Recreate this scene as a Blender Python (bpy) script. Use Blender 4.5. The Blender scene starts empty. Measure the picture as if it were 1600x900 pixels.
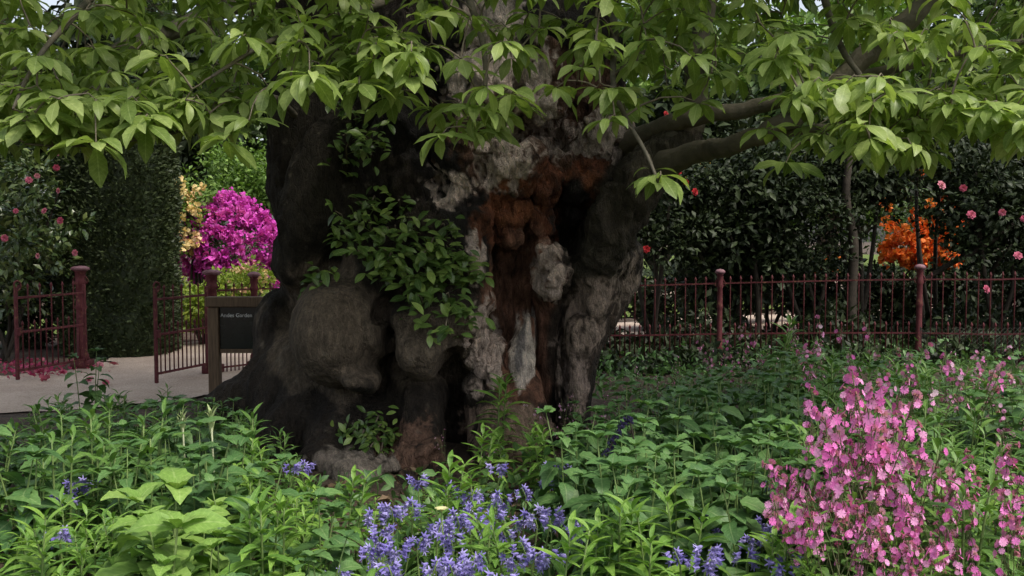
import bpy, math, random
import numpy as np
from mathutils import Vector, Matrix

# ------------------------------------------------------------------ camera
F = 1537.0                      # focal length in photograph pixels (1600 wide)
CAMH = 1.60
PITCH = math.atan(80 / F)
scene = bpy.context.scene
C = scene.collection
cd = bpy.data.cameras.new('camera')
cam = bpy.data.objects.new('camera', cd); C.objects.link(cam)
cd.sensor_width = 36.0; cd.lens = 36.0 * F / 1600
cd.clip_start = 0.05; cd.clip_end = 500
cam.location = (0, 0, CAMH)
cam.rotation_euler = (math.pi / 2 - PITCH, 0, 0)
scene.camera = cam
# ------------------------------------------------------------------ sky, sun, exposure
w = bpy.data.worlds.new('World'); scene.world = w; w.use_nodes = True
SUN_DIR = Vector((0.50, -0.42, 1.0)).normalized()       # towards the sun
SUN_EL = math.asin(SUN_DIR.z); SUN_AZ = math.atan2(SUN_DIR.x, SUN_DIR.y)
nt = w.node_tree
sky = nt.nodes.new('ShaderNodeTexSky'); sky.sky_type = 'NISHITA'; sky.sun_disc = False
sky.sun_elevation = SUN_EL; sky.sun_rotation = SUN_AZ
sky.air_density = 1.0; sky.dust_density = 4.0; sky.ozone_density = 1.0
bg = nt.nodes['Background']; bg.inputs[1].default_value = 0.13
hs = nt.nodes.new('ShaderNodeHueSaturation'); hs.inputs['Saturation'].default_value = 0.45      # veiled, milky sky
nt.links.new(sky.outputs[0], hs.inputs['Color']); nt.links.new(hs.outputs[0], bg.inputs[0])
sl = bpy.data.lights.new('sun', 'SUN'); sl.energy = 1.5; sl.angle = math.radians(14); sl.color = (1.0, 0.93, 0.80)
so = bpy.data.objects.new('sun', sl); C.objects.link(so)
so.rotation_euler = (-SUN_DIR).to_track_quat('-Z', 'Y').to_euler()
so.location = (6, -6, 14)
scene.view_settings.view_transform = 'Standard'; scene.view_settings.look = 'None'
scene.view_settings.exposure = 0.95; scene.view_settings.gamma = 1.0
scene.view_settings.use_curve_mapping = False
scene.render.engine = 'CYCLES'
cy = scene.cycles
cy.max_bounces = 6; cy.diffuse_bounces = 3; cy.glossy_bounces = 2; cy.transmission_bounces = 3
cy.transparent_max_bounces = 4; cy.use_denoising = True; cy.caustics_reflective = False; cy.caustics_refractive = False

# ------------------------------------------------------------------ helpers
random.seed(7); rng = np.random.default_rng(7)
R = random.uniform
def P(u, v, d):
    """the point at world depth Y = d that the photograph shows at pixel (u, v)"""
    a = (u - 800) / F; b = -(v - 450) / F
    dx, dy, dz = a, math.cos(PITCH) + b * math.sin(PITCH), -math.sin(PITCH) + b * math.cos(PITCH)
    k = d / dy
    return Vector((dx * k, d, CAMH + dz * k))
def pix(V):
    V = np.asarray(V, float)
    x = V[:, 0]; y = V[:, 1]; z = V[:, 2] - CAMH
    fw = y * math.cos(PITCH) - z * math.sin(PITCH)
    up = y * math.sin(PITCH) + z * math.cos(PITCH)
    return 800 + F * x / fw, 450 - F * up / fw
def zg(x, y):
    """ground height: level on the left, rising gently towards the right-hand railing"""
    t = np.clip((np.asarray(x, float) - 0.5) / 5.0, 0, 1.6)
    return 0.14 * t * t * (3 - 2 * np.minimum(t, 1)) * np.clip((np.asarray(y, float) - 2) / 6, 0, 1)
def zgf(x, y): return float(zg(x, y))

def tag(o, label=None, cat=None, group=None, kind=None):
    if label: o['label'] = label
    if cat: o['category'] = cat
    if group: o['group'] = group
    if kind: o['kind'] = kind
    return o
def empty(name, loc, label, cat, group=None, rz=0, s=1.0):
    o = bpy.data.objects.new(name, None); C.objects.link(o)
    o.empty_display_size = 0.1
    o.location = loc; o.rotation_euler = (0, 0, rz); o.scale = (s, s, s)
    return tag(o, label, cat, group)
def link(name, me, parent=None, M=None):
    o = bpy.data.objects.new(name, me); C.objects.link(o)
    if parent is not None: o.parent = parent
    if M is not None: o.matrix_basis = M
    return o
def mesh(name, V, Fc, mat, smooth=True, uv=None, rnd=None, col=None):
    """Fc: (n,4) or (n,3) array or list of polygons"""
    me = bpy.data.meshes.new(name)
    V = np.asarray(V, np.float32)
    if isinstance(Fc, np.ndarray):
        n, k = Fc.shape
        me.vertices.add(len(V)); me.vertices.foreach_set('co', V.ravel())
        me.loops.add(n * k); me.loops.foreach_set('vertex_index', Fc.astype(np.int32).ravel())
        me.polygons.add(n)
        me.polygons.foreach_set('loop_start', np.arange(0, n * k, k, dtype=np.int32))
        me.polygons.foreach_set('loop_total', np.full(n, k, np.int32))
        me.update(calc_edges=True)
    else:
        me.from_pydata([tuple(map(float, p)) for p in V], [], [tuple(f) for f in Fc]); me.update()
    me.polygons.foreach_set('use_smooth', np.full(len(me.polygons), smooth))
    if uv is not None:
        L = np.empty(len(me.loops), np.int32); me.loops.foreach_get('vertex_index', L)
        ul = me.uv_layers.new(name='UVMap'); ul.data.foreach_set('uv', np.asarray(uv, np.float32)[L].ravel())
    if rnd is not None:
        a = me.attributes.new('rnd', 'FLOAT', 'POINT'); a.data.foreach_set('value', np.asarray(rnd, np.float32))
    if col is not None:
        a = me.color_attributes.new('col', 'FLOAT_COLOR', 'POINT')
        cc = np.ones((len(V), 4), np.float32); cc[:, :3] = col
        a.data.foreach_set('color', cc.ravel())
    if mat: me.materials.append(mat)
    return me

class MB:
    """collects plain shapes into one mesh"""
    def __init__(s): s.v = []; s.f = []
    def add(s, V, Fc):
        o = len(s.v); s.v += [tuple(p) for p in V]; s.f += [tuple(i + o for i in f) for f in Fc]; return s
    def box(s, c, h, rz=0.0, bev=0.0):
        """c centre, h half sizes; a chamfered box"""
        b = min(bev, min(h) * 0.45); V = []
        cz, sz = math.cos(rz), math.sin(rz)
        def T(x, y, z): return (c[0] + x * cz - y * sz, c[1] + x * sz + y * cz, c[2] + z)
        if b <= 0:
            V = [T(x * h[0], y * h[1], z * h[2]) for z in (-1, 1) for x, y in ((-1, -1), (1, -1), (1, 1), (-1, 1))]
            return s.add(V, [(3, 2, 1, 0), (4, 5, 6, 7), (0, 1, 5, 4), (1, 2, 6, 5), (2, 3, 7, 6), (3, 0, 4, 7)])
        ring = [(-1, -1, 1, 0), (-1, -1, 0, 1), (1, -1, 0, 1), (1, -1, -1, 0), (1, 1, -1, 0), (1, 1, 0, -1), (-1, 1, 0, -1), (-1, 1, 1, 0)]
        ring = [((-h[0] + b), -h[1]), (h[0] - b, -h[1]), (h[0], -h[1] + b), (h[0], h[1] - b), (h[0] - b, h[1]), (-h[0] + b, h[1]), (-h[0], h[1] - b), (-h[0], -h[1] + b)]
        inn = [(x * (1 - b / h[0]), y * (1 - b / h[1])) for x, y in ring]
        rows = [(inn, -h[2]), (ring, -h[2] + b), (ring, h[2] - b), (inn, h[2])]
        for rr, z in rows: V += [T(x, y, z) for x, y in rr]
        Fc = [tuple(range(7, -1, -1)), tuple(range(24, 32))]
        for k in range(3):
            for i in range(8): j = (i + 1) % 8; Fc.append((k * 8 + i, k * 8 + j, k * 8 + 8 + j, k * 8 + 8 + i))
        return s.add(V, Fc)
    def tube(s, pts, rad, n=6, cap=True):
        V, Fc = tube_np(pts, rad, n, cap); return s.add(V, Fc)
    def lathe(s, prof, n=12, c=(0, 0, 0)):
        V = []; Fc = []
        for r, z in prof:
            for i in range(n): a = 2 * math.pi * i / n; V.append((c[0] + r * math.cos(a), c[1] + r * math.sin(a), c[2] + z))
        m = len(prof)
        for k in range(m - 1):
            for i in range(n): j = (i + 1) % n; Fc.append((k * n + i, k * n + j, k * n + n + j, k * n + n + i))
        Fc.append(tuple(range(n - 1, -1, -1))); Fc.append(tuple(range((m - 1) * n, m * n)))
        return s.add(V, Fc)
    def build(s, name, mat, parent=None, smooth=False, M=None):
        return link(name, mesh(name, np.array(s.v), s.f, mat, smooth), parent, M)
    def me(s, name, mat, smooth=False): return mesh(name, np.array(s.v), s.f, mat, smooth)

def tube_np(pts, rad, n=6, cap=True):
    pts = [Vector(p) for p in pts]; m = len(pts)
    if not hasattr(rad, '__len__'): rad = [rad] * m
    V = []; Fc = []; up = None
    for i, p in enumerate(pts):
        t = (pts[min(i + 1, m - 1)] - pts[max(i - 1, 0)])
        t = t.normalized() if t.length > 1e-9 else Vector((0, 0, 1))
        if up is None: up = t.orthogonal().normalized()
        up = (up - t * up.dot(t)); up = up.normalized() if up.length > 1e-6 else t.orthogonal().normalized()
        b = t.cross(up)
        for k in range(n):
            a = 2 * math.pi * k / n
            V.append(p + (up * math.cos(a) + b * math.sin(a)) * rad[i])
    for i in range(m - 1):
        for k in range(n): j = (k + 1) % n; Fc.append((i * n + k, i * n + j, i * n + n + j, i * n + n + k))
    if cap: Fc.append(tuple(range(n - 1, -1, -1))); Fc.append(tuple(range((m - 1) * n, m * n)))
    return V, Fc
def catmull(pts, rad, sub=4):
    pts = [Vector(p) for p in pts]; o = []; r = []
    for i in range(len(pts) - 1):
        p0 = pts[max(i - 1, 0)]; p1 = pts[i]; p2 = pts[i + 1]; p3 = pts[min(i + 2, len(pts) - 1)]
        for k in range(sub):
            t = k / sub
            o.append(0.5 * ((2 * p1) + (p2 - p0) * t + (2 * p0 - 5 * p1 + 4 * p2 - p3) * t * t + (3 * p1 - p0 - 3 * p2 + p3) * t ** 3))
            r.append(rad[i] * (1 - t) + rad[i + 1] * t)
    o.append(pts[-1]); r.append(rad[-1]); return o, r

# ---- noise in numpy
def _h(ix, iy, iz, s):
    n = (ix.astype(np.int64) * 374761393 + iy.astype(np.int64) * 668265263 + iz.astype(np.int64) * 2147483647 + s * 974634777) & 0xffffffff
    n = ((n ^ (n >> 13)) * 1274126177) & 0xffffffff
    n = ((n ^ (n >> 16)) * 2246822519) & 0xffffffff
    return ((n ^ (n >> 15)) & 0xffff) / 32767.5 - 1.0
def vnoise(p, s=0):
    i = np.floor(p).astype(np.int64); f = p - i; f = f * f * (3 - 2 * f); r = 0
    for dx in (0, 1):
        for dy in (0, 1):
            for dz in (0, 1):
                wgt = (f[:, 0] if dx else 1 - f[:, 0]) * (f[:, 1] if dy else 1 - f[:, 1]) * (f[:, 2] if dz else 1 - f[:, 2])
                r = r + wgt * _h(i[:, 0] + dx, i[:, 1] + dy, i[:, 2] + dz, s)
    return r
def fbm(p, o=4, s=0):
    r = 0; a = 1.0
    for k in range(o): r = r + a * vnoise(p, s + k); p = p * 2.03 + 7.1; a *= 0.5
    return r
def sst(a, b, x):
    t = np.clip((x - a) / (b - a), 0, 1); return t * t * (3 - 2 * t)

# ------------------------------------------------------------------ materials
def M_new(name):
    m = bpy.data.materials.new(name); m.use_nodes = True
    n = m.node_tree; b = n.nodes['Principled BSDF']; return m, n, b
def N(n, t, **k):
    x = n.nodes.new(t)
    for a, v in k.items(): setattr(x, a, v)
    return x
def ramp(n, cols, fac=None):
    r = N(n, 'ShaderNodeValToRGB'); e = r.color_ramp.elements
    while len(e) < len(cols): e.new(0.5)
    for i, (p, c) in enumerate(cols): e[i].position = p; e[i].color = (*c, 1)
    if fac is not None: n.links.new(fac, r.inputs[0])
    return r
def mix(n, a, b, fac, mode='MIX'):
    m = N(n, 'ShaderNodeMixRGB', blend_type=mode)
    for s, v in ((m.inputs[1], a), (m.inputs[2], b), (m.inputs[0], fac)):
        if hasattr(v, 'is_linked'): n.links.new(v, s)
        elif isinstance(v, tuple): s.default_value = (*v, 1)
        else: s.default_value = v
    return m.outputs[0]
def mth(n, op, a, b=0.0):
    m = N(n, 'ShaderNodeMath', operation=op)
    for s, v in ((m.inputs[0], a), (m.inputs[1], b)):
        if hasattr(v, 'is_linked'): n.links.new(v, s)
        else: s.default_value = v
    return m.outputs[0]
def noise(n, scale, detail=4, vec=None, rough=0.6):
    x = N(n, 'ShaderNodeTexNoise'); x.inputs['Scale'].default_value = scale; x.inputs['Detail'].default_value = detail
    x.inputs['Roughness'].default_value = rough
    if vec is not None: n.links.new(vec, x.inputs['Vector'])
    return x.outputs['Fac']
def bump(n, b, h, dist=0.01, st=0.6):
    x = N(n, 'ShaderNodeBump'); x.inputs['Distance'].default_value = dist; x.inputs['Strength'].default_value = st
    n.links.new(h, x.inputs['Height']); n.links.new(x.outputs[0], b.inputs['Normal']); return x
def objco(n, scale=(1, 1, 1)):
    t = N(n, 'ShaderNodeTexCoord'); m = N(n, 'ShaderNodeMapping'); m.inputs['Scale'].default_value = scale
    n.links.new(t.outputs['Object'], m.inputs[0]); return m.outputs[0]

def leaf_mat(name, cols, transl=0.25, rough=0.45, vein=0.35, spec=0.35, back=1.3):
    """cols: three leaf colours picked per leaf; midrib and side veins from the leaf's own UV"""
    m, n, b = M_new(name)
    at = N(n, 'ShaderNodeAttribute', attribute_name='rnd'); oi = N(n, 'ShaderNodeObjectInfo')
    f = mth(n, 'FRACT', mth(n, 'ADD', at.outputs['Fac'], oi.outputs['Random']))
    c = ramp(n, [(0.0, cols[0]), (0.5, cols[1]), (1.0, cols[2])], f).outputs[0]
    uv = N(n, 'ShaderNodeUVMap'); sp = N(n, 'ShaderNodeSeparateXYZ'); n.links.new(uv.outputs[0], sp.inputs[0])
    ax = mth(n, 'ABSOLUTE', mth(n, 'SUBTRACT', sp.outputs[0], 0.5))
    mid = mth(n, 'LESS_THAN', ax, 0.035)
    side = mth(n, 'GREATER_THAN', mth(n, 'SINE', mth(n, 'MULTIPLY', mth(n, 'SUBTRACT', sp.outputs[1], mth(n, 'MULTIPLY', ax, 0.35)), 62.0)), 0.9)
    vv = mth(n, 'MULTIPLY', mth(n, 'MAXIMUM', mid, mth(n, 'MULTIPLY', side, 0.5)), vein)
    light = mix(n, c, (0.75, 0.85, 0.45), 0.35)
    c = mix(n, c, light, vv)
    tc = N(n, 'ShaderNodeTexCoord')
    nz = noise(n, 9.0, 3, tc.outputs['Object'])
    c = mix(n, c, ramp(n, [(0.3, (0.62, 0.68, 0.55)), (0.7, (1.25, 1.2, 1.2))], nz).outputs[0], 0.7, 'MULTIPLY')
    n.links.new(c, b.inputs['Base Color'])
    b.inputs['Roughness'].default_value = rough; b.inputs['Specular IOR Level'].default_value = spec
    tr = N(n, 'ShaderNodeBsdfTranslucent'); n.links.new(mix(n, c, (1.0 * back, 1.1 * back, 0.55 * back), 1.0, 'MULTIPLY'), tr.inputs[0])
    ms = N(n, 'ShaderNodeMixShader'); ms.inputs[0].default_value = transl
    n.links.new(b.outputs[0], ms.inputs[1]); n.links.new(tr.outputs[0], ms.inputs[2])
    n.links.new(ms.outputs[0], n.nodes['Material Output'].inputs['Surface'])
    return m
def plain_mat(name, c1, c2, scale=8, rough=0.7, bmp=0.0, spec=0.3, detail=5, metal=0.0, bd=0.01):
    m, n, b = M_new(name); v = objco(n); f = noise(n, scale, detail, v)
    n.links.new(ramp(n, [(0.3, c1), (0.7, c2)], f).outputs[0], b.inputs['Base Color'])
    b.inputs['Roughness'].default_value = rough; b.inputs['Specular IOR Level'].default_value = spec; b.inputs['Metallic'].default_value = metal
    if bmp: bump(n, b, noise(n, scale * 2.5, 6, v), bd, bmp)
    return m
def petal_mat(name, cols, transl=0.3):
    return leaf_mat(name, cols, transl, 0.6, 0.0, 0.2, 1.0)

MAT = {}
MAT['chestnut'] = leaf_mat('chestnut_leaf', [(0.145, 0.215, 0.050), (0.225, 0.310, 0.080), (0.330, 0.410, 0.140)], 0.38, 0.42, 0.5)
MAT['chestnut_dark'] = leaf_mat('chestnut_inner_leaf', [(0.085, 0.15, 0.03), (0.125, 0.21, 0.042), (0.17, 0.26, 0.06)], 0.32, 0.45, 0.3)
MAT['climber'] = leaf_mat('climber_leaf', [(0.045, 0.095, 0.018), (0.085, 0.155, 0.03), (0.21, 0.30, 0.07)], 0.18, 0.36, 0.4, 0.5)
MAT['nettle'] = leaf_mat('nettle_leaf', [(0.052, 0.125, 0.04), (0.075, 0.165, 0.05), (0.11, 0.21, 0.065)], 0.2, 0.5, 0.35)
MAT['broad'] = leaf_mat('broad_leaf', [(0.15, 0.27, 0.06), (0.19, 0.32, 0.07), (0.25, 0.38, 0.10)], 0.25, 0.5, 0.4)
MAT['lance'] = leaf_mat('lance_leaf', [(0.09, 0.20, 0.035), (0.14, 0.27, 0.045), (0.20, 0.34, 0.06)], 0.25, 0.45, 0.45)
MAT['lance_dark'] = leaf_mat('willow_leaf', [(0.065, 0.15, 0.035), (0.095, 0.195, 0.042), (0.13, 0.24, 0.055)], 0.22, 0.45, 0.4)
MAT['strap'] = leaf_mat('strap_leaf', [(0.06, 0.13, 0.035), (0.08, 0.17, 0.04), (0.11, 0.21, 0.05)], 0.2, 0.4, 0.2)
MAT['stem'] = plain_mat('green_stem', (0.09, 0.15, 0.04), (0.16, 0.22, 0.07), 12, 0.6)
MAT['stem_red'] = plain_mat('reddish_stem', (0.07, 0.09, 0.035), (0.12, 0.12, 0.05), 12, 0.6)
MAT['stem_pale'] = plain_mat('pale_stem', (0.30, 0.33, 0.20), (0.42, 0.44, 0.30), 20, 0.7)
MAT['pale_bud'] = leaf_mat('pale_bud_leaf', [(0.25, 0.33, 0.15), (0.33, 0.40, 0.2), (0.40, 0.45, 0.25)], 0.2, 0.6, 0.2)
MAT['campion'] = petal_mat('campion_petal', [(0.70, 0.13, 0.50), (0.80, 0.24, 0.62), (0.88, 0.42, 0.74)])
MAT['campion_pale'] = petal_mat('pale_campion_petal', [(0.55, 0.22, 0.45), (0.62, 0.34, 0.55), (0.72, 0.52, 0.66)])
MAT['calyx'] = plain_mat('campion_calyx', (0.15, 0.05, 0.06), (0.2, 0.09, 0.07), 20, 0.6)
MAT['bluebell'] = petal_mat('bluebell_petal', [(0.17, 0.14, 0.46), (0.26, 0.22, 0.58), (0.40, 0.36, 0.72)], 0.25)
MAT['dark_spike'] = petal_mat('dark_spike_petal', [(0.02, 0.018, 0.05), (0.03, 0.025, 0.075), (0.045, 0.035, 0.10)], 0.1)
MAT['cream'] = petal_mat('cream_petal', [(0.65, 0.60, 0.32), (0.72, 0.68, 0.42), (0.78, 0.74, 0.52)])
MAT['yew'] = leaf_mat('yew_needle', [(0.026, 0.040, 0.017), (0.044, 0.064, 0.026), (0.075, 0.10, 0.042)], 0.1, 0.5, 0.0)
MAT['camellia'] = leaf_mat('camellia_leaf', [(0.03, 0.06, 0.02), (0.06, 0.10, 0.03), (0.15, 0.19, 0.06)], 0.12, 0.28, 0.2, 0.6)
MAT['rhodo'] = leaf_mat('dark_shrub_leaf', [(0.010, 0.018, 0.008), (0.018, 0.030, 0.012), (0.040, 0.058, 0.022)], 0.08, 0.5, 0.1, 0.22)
MAT['far'] = leaf_mat('far_leaf', [(0.03, 0.06, 0.016), (0.055, 0.10, 0.026), (0.09, 0.15, 0.04)], 0.2, 0.5, 0.0)
MAT['far_light'] = leaf_mat('far_light_leaf', [(0.08, 0.15, 0.03), (0.12, 0.21, 0.04), (0.18, 0.28, 0.06)], 0.25, 0.5, 0.0)
MAT['lime'] = leaf_mat('lime_leaf', [(0.15, 0.22, 0.03), (0.22, 0.30, 0.04), (0.30, 0.36, 0.06)], 0.3, 0.5, 0.0)
MAT['magenta'] = petal_mat('magenta_azalea_petal', [(0.50, 0.045, 0.42), (0.64, 0.08, 0.54), (0.74, 0.16, 0.62)])
MAT['yellow'] = petal_mat('cream_azalea_petal', [(0.70, 0.50, 0.22), (0.75, 0.60, 0.32), (0.70, 0.35, 0.32)])
MAT['orange'] = petal_mat('orange_azalea_petal', [(0.75, 0.13, 0.03), (0.82, 0.20, 0.04), (0.85, 0.30, 0.08)])
MAT['camflower'] = petal_mat('camellia_petal', [(0.55, 0.10, 0.20), (0.65, 0.18, 0.30), (0.70, 0.30, 0.40)])
MAT['redflower'] = petal_mat('red_camellia_petal', [(0.40, 0.02, 0.03), (0.48, 0.03, 0.04), (0.5, 0.05, 0.06)])
MAT['twig'] = plain_mat('twig_bark', (0.10, 0.085, 0.06), (0.20, 0.17, 0.12), 14, 0.8, 0.4)
MAT['limb'] = plain_mat('limb_bark', (0.075, 0.07, 0.05), (0.15, 0.13, 0.095), 9, 0.85, 0.8, 0.25, 6, 0, 0.015)
MAT['dark_wood'] = plain_mat('dark_stem_bark', (0.02, 0.016, 0.012), (0.048, 0.038, 0.028), 10, 0.85, 0.6)
def iron_mat():
    m, n, b = M_new('red_painted_iron'); v = objco(n)
    f = noise(n, 22, 6, v); g = noise(n, 5, 4, v)
    c = ramp(n, [(0.35, (0.062, 0.012, 0.015)), (0.65, (0.11, 0.026, 0.032))], g).outputs[0]
    c = mix(n, c, (0.16, 0.075, 0.045), ramp(n, [(0.56, (0, 0, 0)), (0.66, (1, 1, 1))], f).outputs[0])
    n.links.new(c, b.inputs['Base Color']); b.inputs['Roughness'].default_value = 0.72; b.inputs['Specular IOR Level'].default_value = 0.25
    bump(n, b, f, 0.004, 0.5); return m
MAT['iron'] = iron_mat()
MAT['cap'] = plain_mat('weathered_post_cap', (0.11, 0.04, 0.05), (0.22, 0.12, 0.14), 14, 0.6, 0.3)
def wood_mat():
    m, n, b = M_new('sign_oak'); v = objco(n, (6, 6, 0.6)); f = noise(n, 9, 6, v)
    n.links.new(ramp(n, [(0.3, (0.08, 0.05, 0.027)), (0.7, (0.18, 0.118, 0.068))], f).outputs[0], b.inputs['Base Color'])
    b.inputs['Roughness'].default_value = 0.75; bump(n, b, f, 0.006, 0.5); return m
MAT['oak'] = wood_mat()
MAT['panel'] = plain_mat('dark_sign_board', (0.008, 0.010, 0.010), (0.016, 0.02, 0.018), 5, 0.18, 0, 0.5)
MAT['letter'] = plain_mat('white_letter', (0.62, 0.62, 0.6), (0.75, 0.75, 0.72), 30, 0.6)
def soil_mat():
    m, n, b = M_new('soil'); v = objco(n)
    a = noise(n, 3.0, 8, v, 0.7); d = noise(n, 45, 5, v)
    c = ramp(n, [(0.3, (0.03, 0.02, 0.013)), (0.55, (0.075, 0.05, 0.033)), (0.75, (0.14, 0.1, 0.066))], a).outputs[0]
    c = mix(n, c, (0.20, 0.145, 0.10), ramp(n, [(0.58, (0, 0, 0)), (0.7, (1, 1, 1))], d).outputs[0])
    n.links.new(c, b.inputs['Base Color']); b.inputs['Roughness'].default_value = 0.95
    bump(n, b, mth(n, 'ADD', a, mth(n, 'MULTIPLY', d, 0.4)), 0.05, 0.9); return m
MAT['soil'] = soil_mat()
def gravel_mat():
    m, n, b = M_new('pale_gravel'); v = objco(n)
    a = noise(n, 1.3, 6, v); vo = N(n, 'ShaderNodeTexVoronoi'); vo.inputs['Scale'].default_value = 70; n.links.new(v, vo.inputs['Vector'])
    c = ramp(n, [(0.3, (0.40, 0.31, 0.245)), (0.7, (0.56, 0.46, 0.38))], a).outputs[0]
    c = mix(n, c, ramp(n, [(0.0, (0.65, 0.62, 0.6)), (1.0, (1.2, 1.2, 1.2))], vo.outputs['Color']).outputs[0], 0.7, 'MULTIPLY')
    n.links.new(c, b.inputs['Base Color']); b.inputs['Roughness'].default_value = 0.95
    bump(n, b, vo.outputs['Distance'], 0.012, 0.8); return m
MAT['gravel'] = gravel_mat()
MAT['lawn'] = plain_mat('lawn_green', (0.075, 0.115, 0.03), (0.14, 0.18, 0.05), 3, 0.95, 0.9, 0.1, 8, 0, 0.06)
# ------------------------------------------------------------------ the setting: ground, path, lawn
def ground_sheet():
    xs = np.unique(np.concatenate([np.linspace(-130, -8, 14), np.linspace(-8, 8, 130), np.linspace(8, 130, 14)]))
    ys = np.unique(np.concatenate([np.linspace(-40, 1, 8), np.linspace(1, 13, 100), np.linspace(13, 40, 30), np.linspace(40, 220, 10)]))
    X, Y = np.meshgrid(xs, ys, indexing='ij')
    p = np.stack([X.ravel(), Y.ravel(), np.zeros(X.size)], 1)
    bed = sst(11.0, 10.0, Y.ravel()) * sst(-6.0, -2.6, X.ravel() + (9.0 - Y.ravel()) * 1.2)
    Z = zg(p[:, 0], p[:, 1]) + bed * (0.035 * fbm(p * 1.6, 3, 4) + 0.012 * vnoise(p * 7, 9)) * (Y.ravel() > 1.5)
    p[:, 2] = Z - 0.01
    nx, ny = len(xs), len(ys); i = np.arange(nx * ny).reshape(nx, ny)
    q = np.stack([i[:-1, :-1], i[1:, :-1], i[1:, 1:], i[:-1, 1:]], -1).reshape(-1, 4)
    g = link('ground', mesh('ground', p, q, MAT['soil'])); tag(g, kind='structure'); return g
ground_sheet()
def strip(name, A, B, mat, z, n=40, wob=0.06):
    """a ground sheet between two edge polylines with slightly ragged edges"""
    A, _ = catmull([(x, y, 0) for x, y in A], [0] * len(A), 10); B, _ = catmull([(x, y, 0) for x, y in B], [0] * len(B), 10)
    V = []; k = 9
    for i in range(len(A)):
        for j in range(k):
            t = j / (k - 1); p = A[i].lerp(B[i], t)
            if j in (0, k - 1): p = p + Vector((R(-wob, wob), R(-wob, wob), 0))
            V.append((p.x, p.y, z + zgf(p.x, p.y)))
    m = len(A); i = np.arange(m * k).reshape(m, k)
    q = np.stack([i[:-1, :-1], i[1:, :-1], i[1:, 1:], i[:-1, 1:]], -1).reshape(-1, 4)
    V = np.array(V); a, b, c = V[q[0, 0]], V[q[0, 1]], V[q[0, 2]]
    if np.cross(b - a, c - a)[2] < 0: q = q[:, ::-1].copy()
    o = link(name, mesh(name, V, q, mat)); tag(o, kind='structure'); return o
strip('path', [(-16, 8.0), (-9, 8.2), (-5.4, 8.6), (-3.4, 9.5), (-2.5, 11.0), (-1.2, 12.6), (2, 14.0), (8, 15.5)],
      [(-16, 10.7), (-9, 10.9), (-6.5, 11.0), (-5.2, 12.0), (-5.3, 13.2), (-4.6, 15.2), (0, 17.5), (8, 19.0)], MAT['gravel'], 0.004)
strip('path', [(-1.5, 24.5), (4, 24), (14, 23), (30, 22)], [(-1.5, 31), (4, 31), (14, 29), (30, 27)], MAT['gravel'], 0.030)
strip('lawn', [(-9, 15.5), (0, 18.2), (8, 20), (24, 20)], [(-10, 60), (0, 70), (14, 70), (60, 60)], MAT['lawn'], 0.020)

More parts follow.
